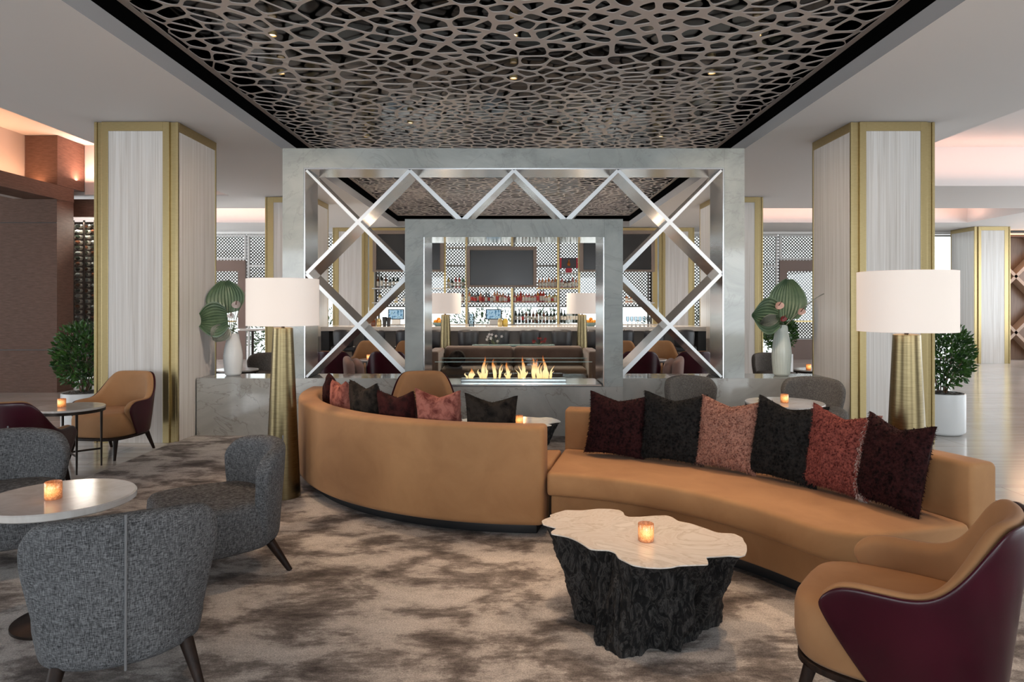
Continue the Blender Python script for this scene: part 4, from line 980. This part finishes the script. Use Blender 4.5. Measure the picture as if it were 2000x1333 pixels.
# ---------------------------------------------------------------- camel and burgundy armchairs
def armchair(inner, outer, name='armchair'):
    t = thing(name, 'x', 'armchair')
    def plan(u):
        s = 1 if u >= 0 else -1; q = abs(u)
        if q < .66: a = q / .66 * pi / 2; return s * .335 * sin(a) ** .82, -.02 - .31 * max(0, cos(a)) ** .82, a
        return s * .335, -.02 + (q - .66) / .34 * .25, pi / 2
    def ht(u):
        q = abs(u); k = min(1, max(0, (q - .22) / .42)); k = k * k * (3 - 2 * k); top = .80 - .25 * k
        return top - .07 * max(0, (q - .86) / .14) ** 2.5
    def gen(off, z0, dz):
        def f(u, v):
            x, y, a = plan(u); s = 1 if u >= 0 else -1; nx, ny = s * sin(a), -cos(a)
            x += nx * off; y += ny * off; z = z0 + (ht(u) + dz - z0) * v
            k = .87 + .13 * v ** .8; lean = (1 - abs(u)) * .045 * v
            fr_ = max(0, (abs(u) - .7) / .3); y -= fr_ * .17 * (1 - v) ** 1.3
            return (x * k, y * (.92 + .08 * v) - lean, z)
        return f
    MB().slab(gen(.0, .205, 0), gen(-.018, .205, -.004), 28, 7).build('outer_shell', outer, t, sub=2)
    MB().slab(gen(-.017, .23, .012), gen(-.085, .23, -.004), 28, 7).build('inner_padding', inner, t, sub=2)
    def seat_rings(zs, hw, fy, by):
        rings = []
        for z, k in zs:
            ring = []
            for i in range(48):
                a = 2 * pi * i / 48; e = .5; cx_ = cos(a); sy_ = sin(a); x = (abs(cx_) ** e) * (1 if cx_ > 0 else -1) * hw; y = (abs(sy_) ** e) * (fy if sy_ > 0 else -by)
                if y < 0: x *= 1 - .1 * (-y / by)
                else: x *= 1 - .05 * (y / fy) ** 2
                ring.append((x * k, y * k, z))
            rings.append(ring)
        return MB().loft(rings)
    seat_rings(((.215, .93), (.23, .965), (.30, 1), (.38, 1), (.415, .98), (.435, .93), (.445, .8), (.45, .4)), .285, .35, .24).build('seat', inner, t, smooth=60)
    seat_rings(((.185, .95), (.19, .97), (.21, .97), (.214, .95)), .285, .35, .28).build('seat_frame', M['darkwood'], t, smooth=50)
    for sx in (-1, 1):
        for y0, y1 in ((.27, .32), (-.19, -.27)):
            MB().tube((sx * .215, y0, .19), (sx * .24, y1, 0), .024, .013, 12).build('leg', M['darkwood'], t, smooth=40)
    return t
ac = armchair(M['camel_chair'], M['leather']); at_ = snap(ac)
ac.location = (1.41, 2.46, GZ); ac.rotation_euler = (0, 0, face(-.80, .60)); ac['label'] = 'camel armchair with burgundy leather shell in the lower right corner'
for x, y, fx, fy, z, l in ((-4.02, 6.88, -.12, -1, 0, 'camel armchair with burgundy shell standing against the left column'),
                        (-3.78, 5.2, -.2, .97, 0, 'burgundy backed armchair at the left edge, turned to the dark legged table'),
                        (-.89, 6.75, .15, -1, GZ, 'camel armchair facing the viewer beyond the rose velvet cushion'),
                        (-2.66, 10.4, .1, 1, GZ, 'burgundy armchair seen from behind through the left lattice, outer one'),
                        (-1.90, 10.4, -.1, 1, GZ, 'burgundy armchair seen from behind through the left lattice, next to the marble frame'),
                        (2.66, 10.4, -.1, 1, GZ, 'burgundy armchair seen from behind through the right lattice, outer one'),
                        (1.90, 10.4, .1, 1, GZ, 'burgundy armchair seen from behind through the right lattice, next to the marble frame')):
    dup(ac, (x, y, z), face(fx, fy), l, tree=at_)
for x, l in ((-2.52, 'camel armchair facing the fire through the left lattice, outer one'), (-1.83, 'camel armchair facing the fire through the left lattice, near the marble frame'), (2.60, 'camel armchair facing the fire through the right lattice, outer one'), (1.91, 'camel armchair facing the fire through the right lattice, near the marble frame')):
    dup(ac, (x, 11.75, GZ), face(0, -1), l, tree=at_, scale=(.88, 1, 1.06))
# small tables with candles beyond the screen
for x, l, l2 in ((-2.28, 'round table beyond the left lattice between burgundy armchairs', 'lit votive on the table beyond the left lattice'), (2.27, 'round table beyond the right lattice between burgundy armchairs', 'lit votive on the table beyond the right lattice')):
    round_table((x, 11.08, GZ), .22, .60, l, 'legs'); votive((x - .05, 11.0, .612), l2)
round_table((4.42, 10.0, 0), .3, .55, 'round table beyond the low wall right of the right vase', 'legs'); votive((4.3, 9.95, .55), 'lit votive beyond the low wall right of the right vase')
round_table((-4.05, 10.0, 0), .3, .55, 'round table beyond the low wall behind the left vase', 'legs')
t = round_table((-5.2, 13.6, 0), .3, 1.02, 'high bar table near the left window behind the vase', 'pedestal')
# dusty pink chairs just behind the lattice
def channel_chair():
    t = thing('channel_back_chair', 'x', 'chair')
    for k, (y0, w_) in enumerate(((-.30, .30), (-.18, .27))):
        def fo(u, v, y0=y0, w_=w_): return (w_ * u, y0 - .03 * v + .06 * u * u, .35 + (.45 - .06 * u * u - .03 * k) * v)
        def fi(u, v, y0=y0, w_=w_): return (w_ * u * .97, y0 + .11 - .03 * v + .06 * u * u, .35 + (.445 - .06 * u * u - .03 * k) * v)
        MB().slab(fo, fi, 8, 4).build('back_cushion', M['pinkish'], t, sub=2)
    MB().box(-.3, .3, -.25, .3, .2, .42).build('seat', M['pinkish'], t, bevel=.05, bseg=4)
    for sx in (-1, 1):
        for sy in (-.2, .24): MB().tube((sx * .22, sy, .2), (sx * .24, sy * 1.1, 0), .02, .012).build('leg', M['darkwood'], t)
    return t
cc = channel_chair(); ctt = snap(cc); cc.location = (-1.98, 9.25, GZ); cc.rotation_euler = (0, 0, face(1, .25)); cc['label'] = 'dusty pink padded chair just behind the left lattice'
dup(cc, (1.98, 9.25, GZ), face(-1, .25), 'dusty pink padded chair just behind the right lattice', tree=ctt)
# far brown velvet sofa
t = thing('velvet_sofa', 'brown velvet two seat sofa beyond the fireplace', 'sofa', (0, 10.7, GZ))
def soft(name, x0, x1, y0, y1, z0, z1, bv=.05): return MB().box(x0, x1, y0, y1, z0, z1).build(name, M['velvet'], t, bevel=bv, bseg=4, smooth=60)
soft('frame', -1.2, 1.2, .1, .95, .08, .36, .02); soft('backrest', -1.16, 1.16, .78, .98, .361, .76)
for s in (-1, 1):
    soft('arm', min(s * 1.18, s * 1.36), max(s * 1.18, s * 1.36), 0, .98, .05, .75, .03); soft('seat_cushion', min(s * .005, s * 1.16), max(s * .005, s * 1.16), .06, .70, .362, .48)
    soft('back_cushion', min(s * .005, s * 1.14), max(s * .005, s * 1.14), .56, .74, .485, .80, .07)
    for y in (.08, .9): MB().tube((s * 1.25, y, .05), (s * 1.25, y, 0), .025, .02).build('leg', M['darkwood'], t)
o = MB().lathe([(0, -.28), (.10, -.28), (.125, -.25), (.125, .25), (.10, .28), (0, .28)], 28).build('bolster', M['vel_char'], smooth=50, loc=(-.92, 10.95, .62), rot=(R(80), 0, R(10))); tag(o, 'dark round bolster cushion at the left end of the brown velvet sofa', 'cushion')
# console with flowers behind the sofa
t = thing('console_table', 'narrow glass topped console behind the brown velvet sofa', 'console table', (0, 12.0, GZ))
MB().box(-.72, .72, -.12, .12, .76, .78).build('tabletop', M['glassedge'], t)
for s in (-1, 1): MB().box(s * .66 - .02, s * .66 + .02, -.1, .1, 0, .759).build('leg', M['darkmetal'], t)
def blooms(px_, label, cat_name, m_, n, spread, zr, seed):
    t = thing(cat_name, label, 'flowers', ((px_ - 1003) * 12.0 / F, 12.0, .792)); rr = random.Random(seed)
    st_ = MB(); heads = []
    for i in range(n):
        x = rr.uniform(-spread, spread); y = rr.uniform(-.06, .06); z = rr.uniform(*zr); st_.tube((x * .15, y * .2, .005), (x, y, z), .003, .003, 5); heads.append((x, y, z))
    st_.build('stems', M['stem'], t)
    for (x, y, z) in heads:
        b = MB()
        for k in range(5):
            a = k * 2 * pi / 5; c0 = Vector((x, y, z)); d = Vector((cos(a), -.3, sin(a))); sd = Vector((-sin(a), 0, cos(a)))
            b.add([c0, c0 + d * .014 + sd * .010, c0 + d * .03, c0 + d * .014 - sd * .010], [(0, 1, 2, 3)])
        b.build('blossom', m_, t, flip=False)
blooms(968, 'spray of white orchids on the console behind the brown sofa', 'white_orchid', M['orchid'], 9, .16, (.05, .2), 3)
blooms(1052, 'low bunch of dark red flowers on the console behind the brown sofa', 'red_flowers', M['redpetal'], 12, .14, (.03, .12), 4)

# ---------------------------------------------------------------- potted plants
def potted(name, loc, label, seed, m_='ceramic', n=1100, hh=.78):
    t = thing(name, label, 'potted plant', loc)
    pot_ = MB().lathe([(0, .0), (.20, 0), (.235, .02), (.245, .04), (.245, .47), (.235, .475), (.23, .47), (.23, .40), (0, .40)], 48).build('pot', M[m_], t, smooth=35)
    rr = random.Random(seed); rings = []
    b = MB(); N_ = 20
    v = []; f = []
    for i in range(N_ + 1):
        for j in range(N_ + 1):
            x, y = -.225 + .45 * i / N_, -.225 + .45 * j / N_; r_ = hypot(x, y); s_ = .225 / max(r_, .225); v.append((x * s_, y * s_, .46 + .03 * noise.noise(Vector((x * 20, y * 20, seed))) + .03 * (1 - min(1, r_ / .225))))
    for i in range(N_):
        for j in range(N_): a = i * (N_ + 1) + j; f.append((a, a + N_ + 1, a + N_ + 2, a + 1))
    MB().add(v, f).build('moss', M['soil'], pot_, smooth=80)
    b = MB()
    for k in range(9):
        a = rr.uniform(0, 6.28); e = Vector((cos(a) * rr.uniform(.08, .26), sin(a) * rr.uniform(.08, .26), rr.uniform(.75, .45 + hh * .9)))
        p0 = Vector((cos(a) * .03, sin(a) * .03, .42)); mid = (p0 + e) / 2 + Vector((0, 0, .06)); b.tube(p0, mid, .009, .006, 6).tube(mid, e, .006, .003, 6)
    b.build('stem', M['midwood'], t)
    foliage(n * 2, .33, .33, hh / 2, .058, seed, .24).build('foliage', M['leaf'], t, loc=(0, 0, .52), flip=False)
    return t
potted('potted_shrub', (4.98, 7.95, 0), 'leafy green shrub in a glossy white round pot right of the right column', 4)
potted('potted_shrub', (-5.02, 8.0, 0), 'leafy green shrub in a white pot left of the left column', 9)
potted('potted_shrub', (5.55, 14.2, 0), 'dark leafy shrub beyond the low wall, behind the right vase', 14)
# ---------------------------------------------------------------- vases and flowers on the low wall
VZ = .656
def vase(x, y, label, h, m_, grid):
    t = thing('vase', label, 'vase', (x, y, VZ)); prof = [(0, .0), (.075, 0), (.09, .015)]
    for i in range(41):
        s_ = i / 40; r_ = .092 + .018 * sin(pi * min(1, s_ * 1.1)) - .028 * max(0, s_ - .45) / .55; prof.append((r_ + (.0018 if (i % 2) else 0), .02 + (h - .03) * s_))
    prof += [(prof[-1][0] - .006, h), (prof[-1][0] - .014, h - .01), (.05, h - .08), (0, h - .09)]
    MB().lathe(prof, 48).build('body', m_, t, smooth=60)
    if grid:
        b = MB()
        for k in range(24):
            a = 2 * pi * k / 24; pr = []
            for i in range(12):
                s_ = i / 11; r_ = .0935 + .018 * sin(pi * min(1, s_ * 1.1)) - .028 * max(0, s_ - .45) / .55; pr.append((r_ * cos(a), r_ * sin(a), .02 + (h - .04) * s_))
            b.path(pr, .0022, 4)
        b.build('ribs', m_, t)
    return t
vase(-3.335, 8.12, 'white ribbed ceramic vase on the low marble wall, left', .50, M['ceramic'], False)
vase(3.18, 8.10, 'tall celadon vase with grid relief on the low marble wall, right', .60, M['ceramic_grey'], True)
def fanleaf(loc, tip, wid, label, grp, m_='fan', base=None):
    """pleated broad leaf from loc to tip (vectors), on a stem down to base"""
    loc = Vector(loc); tip = Vector(tip); t = thing('fan_palm_leaf', label, 'leaf', base, 0, grp); base = Vector(base)
    d = tip - loc; Ln = d.length; d.normalize(); sd = d.cross(Vector((0, 1, 0))).normalized(); nn = sd.cross(d)
    b = MB(); NU, NV = 24, 12; v = []; f = []
    for j in range(NV + 1):
        s_ = j / NV; wd_ = wid * (sin(pi * min(.995, (s_ * .80 + .165))) ** .75)
        for i in range(NU + 1):
            u = -1 + 2 * i / NU; fold = .006 * (1 if i % 2 else -1) * (1 - abs(u) * .3); cup = .05 * u * u * wid / .15; q = loc + d * (Ln * s_ - .08 * Ln * abs(u) * (1 - s_) * 0) + sd * wd_ * u * (.5) - nn * (fold + cup * .4); v.append(q - base)
    for j in range(NV):
        for i in range(NU): a = j * (NU + 1) + i; f.append((a, a + 1, a + NU + 2, a + NU + 1))
    b.add(v, f).build('blade', M[m_], t, smooth=25, flip=False)
    MB().tube((0, 0, -.06), loc - base + d * Ln * .05, .005, .004, 6).build('stalk', M['stem'], t); return t
Yv = 8.1
def V3(px_, py_, Y=Yv): return at(px_, py_, Y)
bL = V3(452, 656); bR = V3(1524, 640)
fanleaf(V3(446, 612, 8.05), V3(441, 549, 8.1), .46, 'broad upright palm leaf in the left vase', 'palm leaves in the left vase', base=bL)
fanleaf(V3(445, 622, 8.0), V3(388, 628, 7.95), .42, 'broad palm leaf leaning left out of the left vase', 'palm leaves in the left vase', base=bL)
fanleaf(V3(440, 640, 8.0), V3(420, 668, 7.92), .24, 'drooping grey green leaf over the rim of the left vase', 'palm leaves in the left vase', 'greyleaf', base=bL)
fanleaf(V3(1533, 622, 8.1), V3(1538, 546, 8.15), .46, 'tall pointed palm leaf in the right vase', 'palm leaves in the right vase', base=bR)
fanleaf(V3(1520, 618, 8.0), V3(1468, 616, 7.95), .44, 'round palm leaf leaning left out of the right vase', 'palm leaves in the right vase', base=bR)
fanleaf(V3(1516, 622, 7.95), V3(1484, 632, 7.9), .14, 'small grey green leaf in front in the right vase', 'palm leaves in the right vase', 'greyleaf', base=bR)
def anthurium(p, base, label, m_, s=.06):
    t = thing('anthurium', label, 'flower', base); base = Vector(base); p = Vector(p) - base
    v = [p]; N_ = 24
    for i in range(N_):
        a = 2 * pi * i / N_; r_ = s * (1 - .25 * abs(sin(a / 2 + .2)) ** 6); v.append(p + Vector((r_ * cos(a) * .95, -.02 - .012 * cos(2 * a), r_ * sin(a) * .72)))
    pt = MB().add(v, [(0, 1 + i, 1 + (i + 1) % N_) for i in range(N_)]).build('petal', m_, t, smooth=60, flip=False)
    MB().tube(p + Vector((0, -.02, 0)), p + Vector((.02, -.05, .045)), .006, .004, 8).build('spadix', M['spadix'], pt)
    MB().tube((0, 0, -.05), p, .004, .004, 6).build('stalk', M['stem'], t)
anthurium(V3(462, 595, 7.9), bL, 'mauve grey anthurium above the left vase', M['petal_grey'], .062)
anthurium(V3(452, 617, 7.92), bL, 'small white orchid bloom low in the left vase', M['orchid'], .05)
anthurium(V3(1520, 597, 7.9), bR, 'blush anthurium in front of the tall leaf of the right vase', M['petal'], .062)
anthurium(V3(1563, 609, 7.95), bR, 'blush anthurium at the right side of the right vase', M['petal'], .055)
anthurium(V3(1528, 623, 7.9), bR, 'dark red bloom just above the rim of the right vase', M['redpetal'], .045)
for base, e, mid, l in ((bL, V3(506, 532, 8.1), V3(478, 545, 8.1), 'arching grass stem behind the left lamp shade'), (bR, V3(1615, 572, 8.05), V3(1580, 583, 8.05), 'dried arching stem leaning right out of the right vase')):
    b = MB(); base = Vector(base); pts_ = []
    for i in range(13): s_ = i / 12; pts_.append((1 - s_) ** 2 * Vector((0, 0, -.05)) + 2 * s_ * (1 - s_) * (mid - base) + s_ * s_ * (e - base))
    b.path(pts_, .006, 6); o = b.build('grass_stem', M['greyleaf'], loc=base, smooth=60); tag(o, l, 'stem')
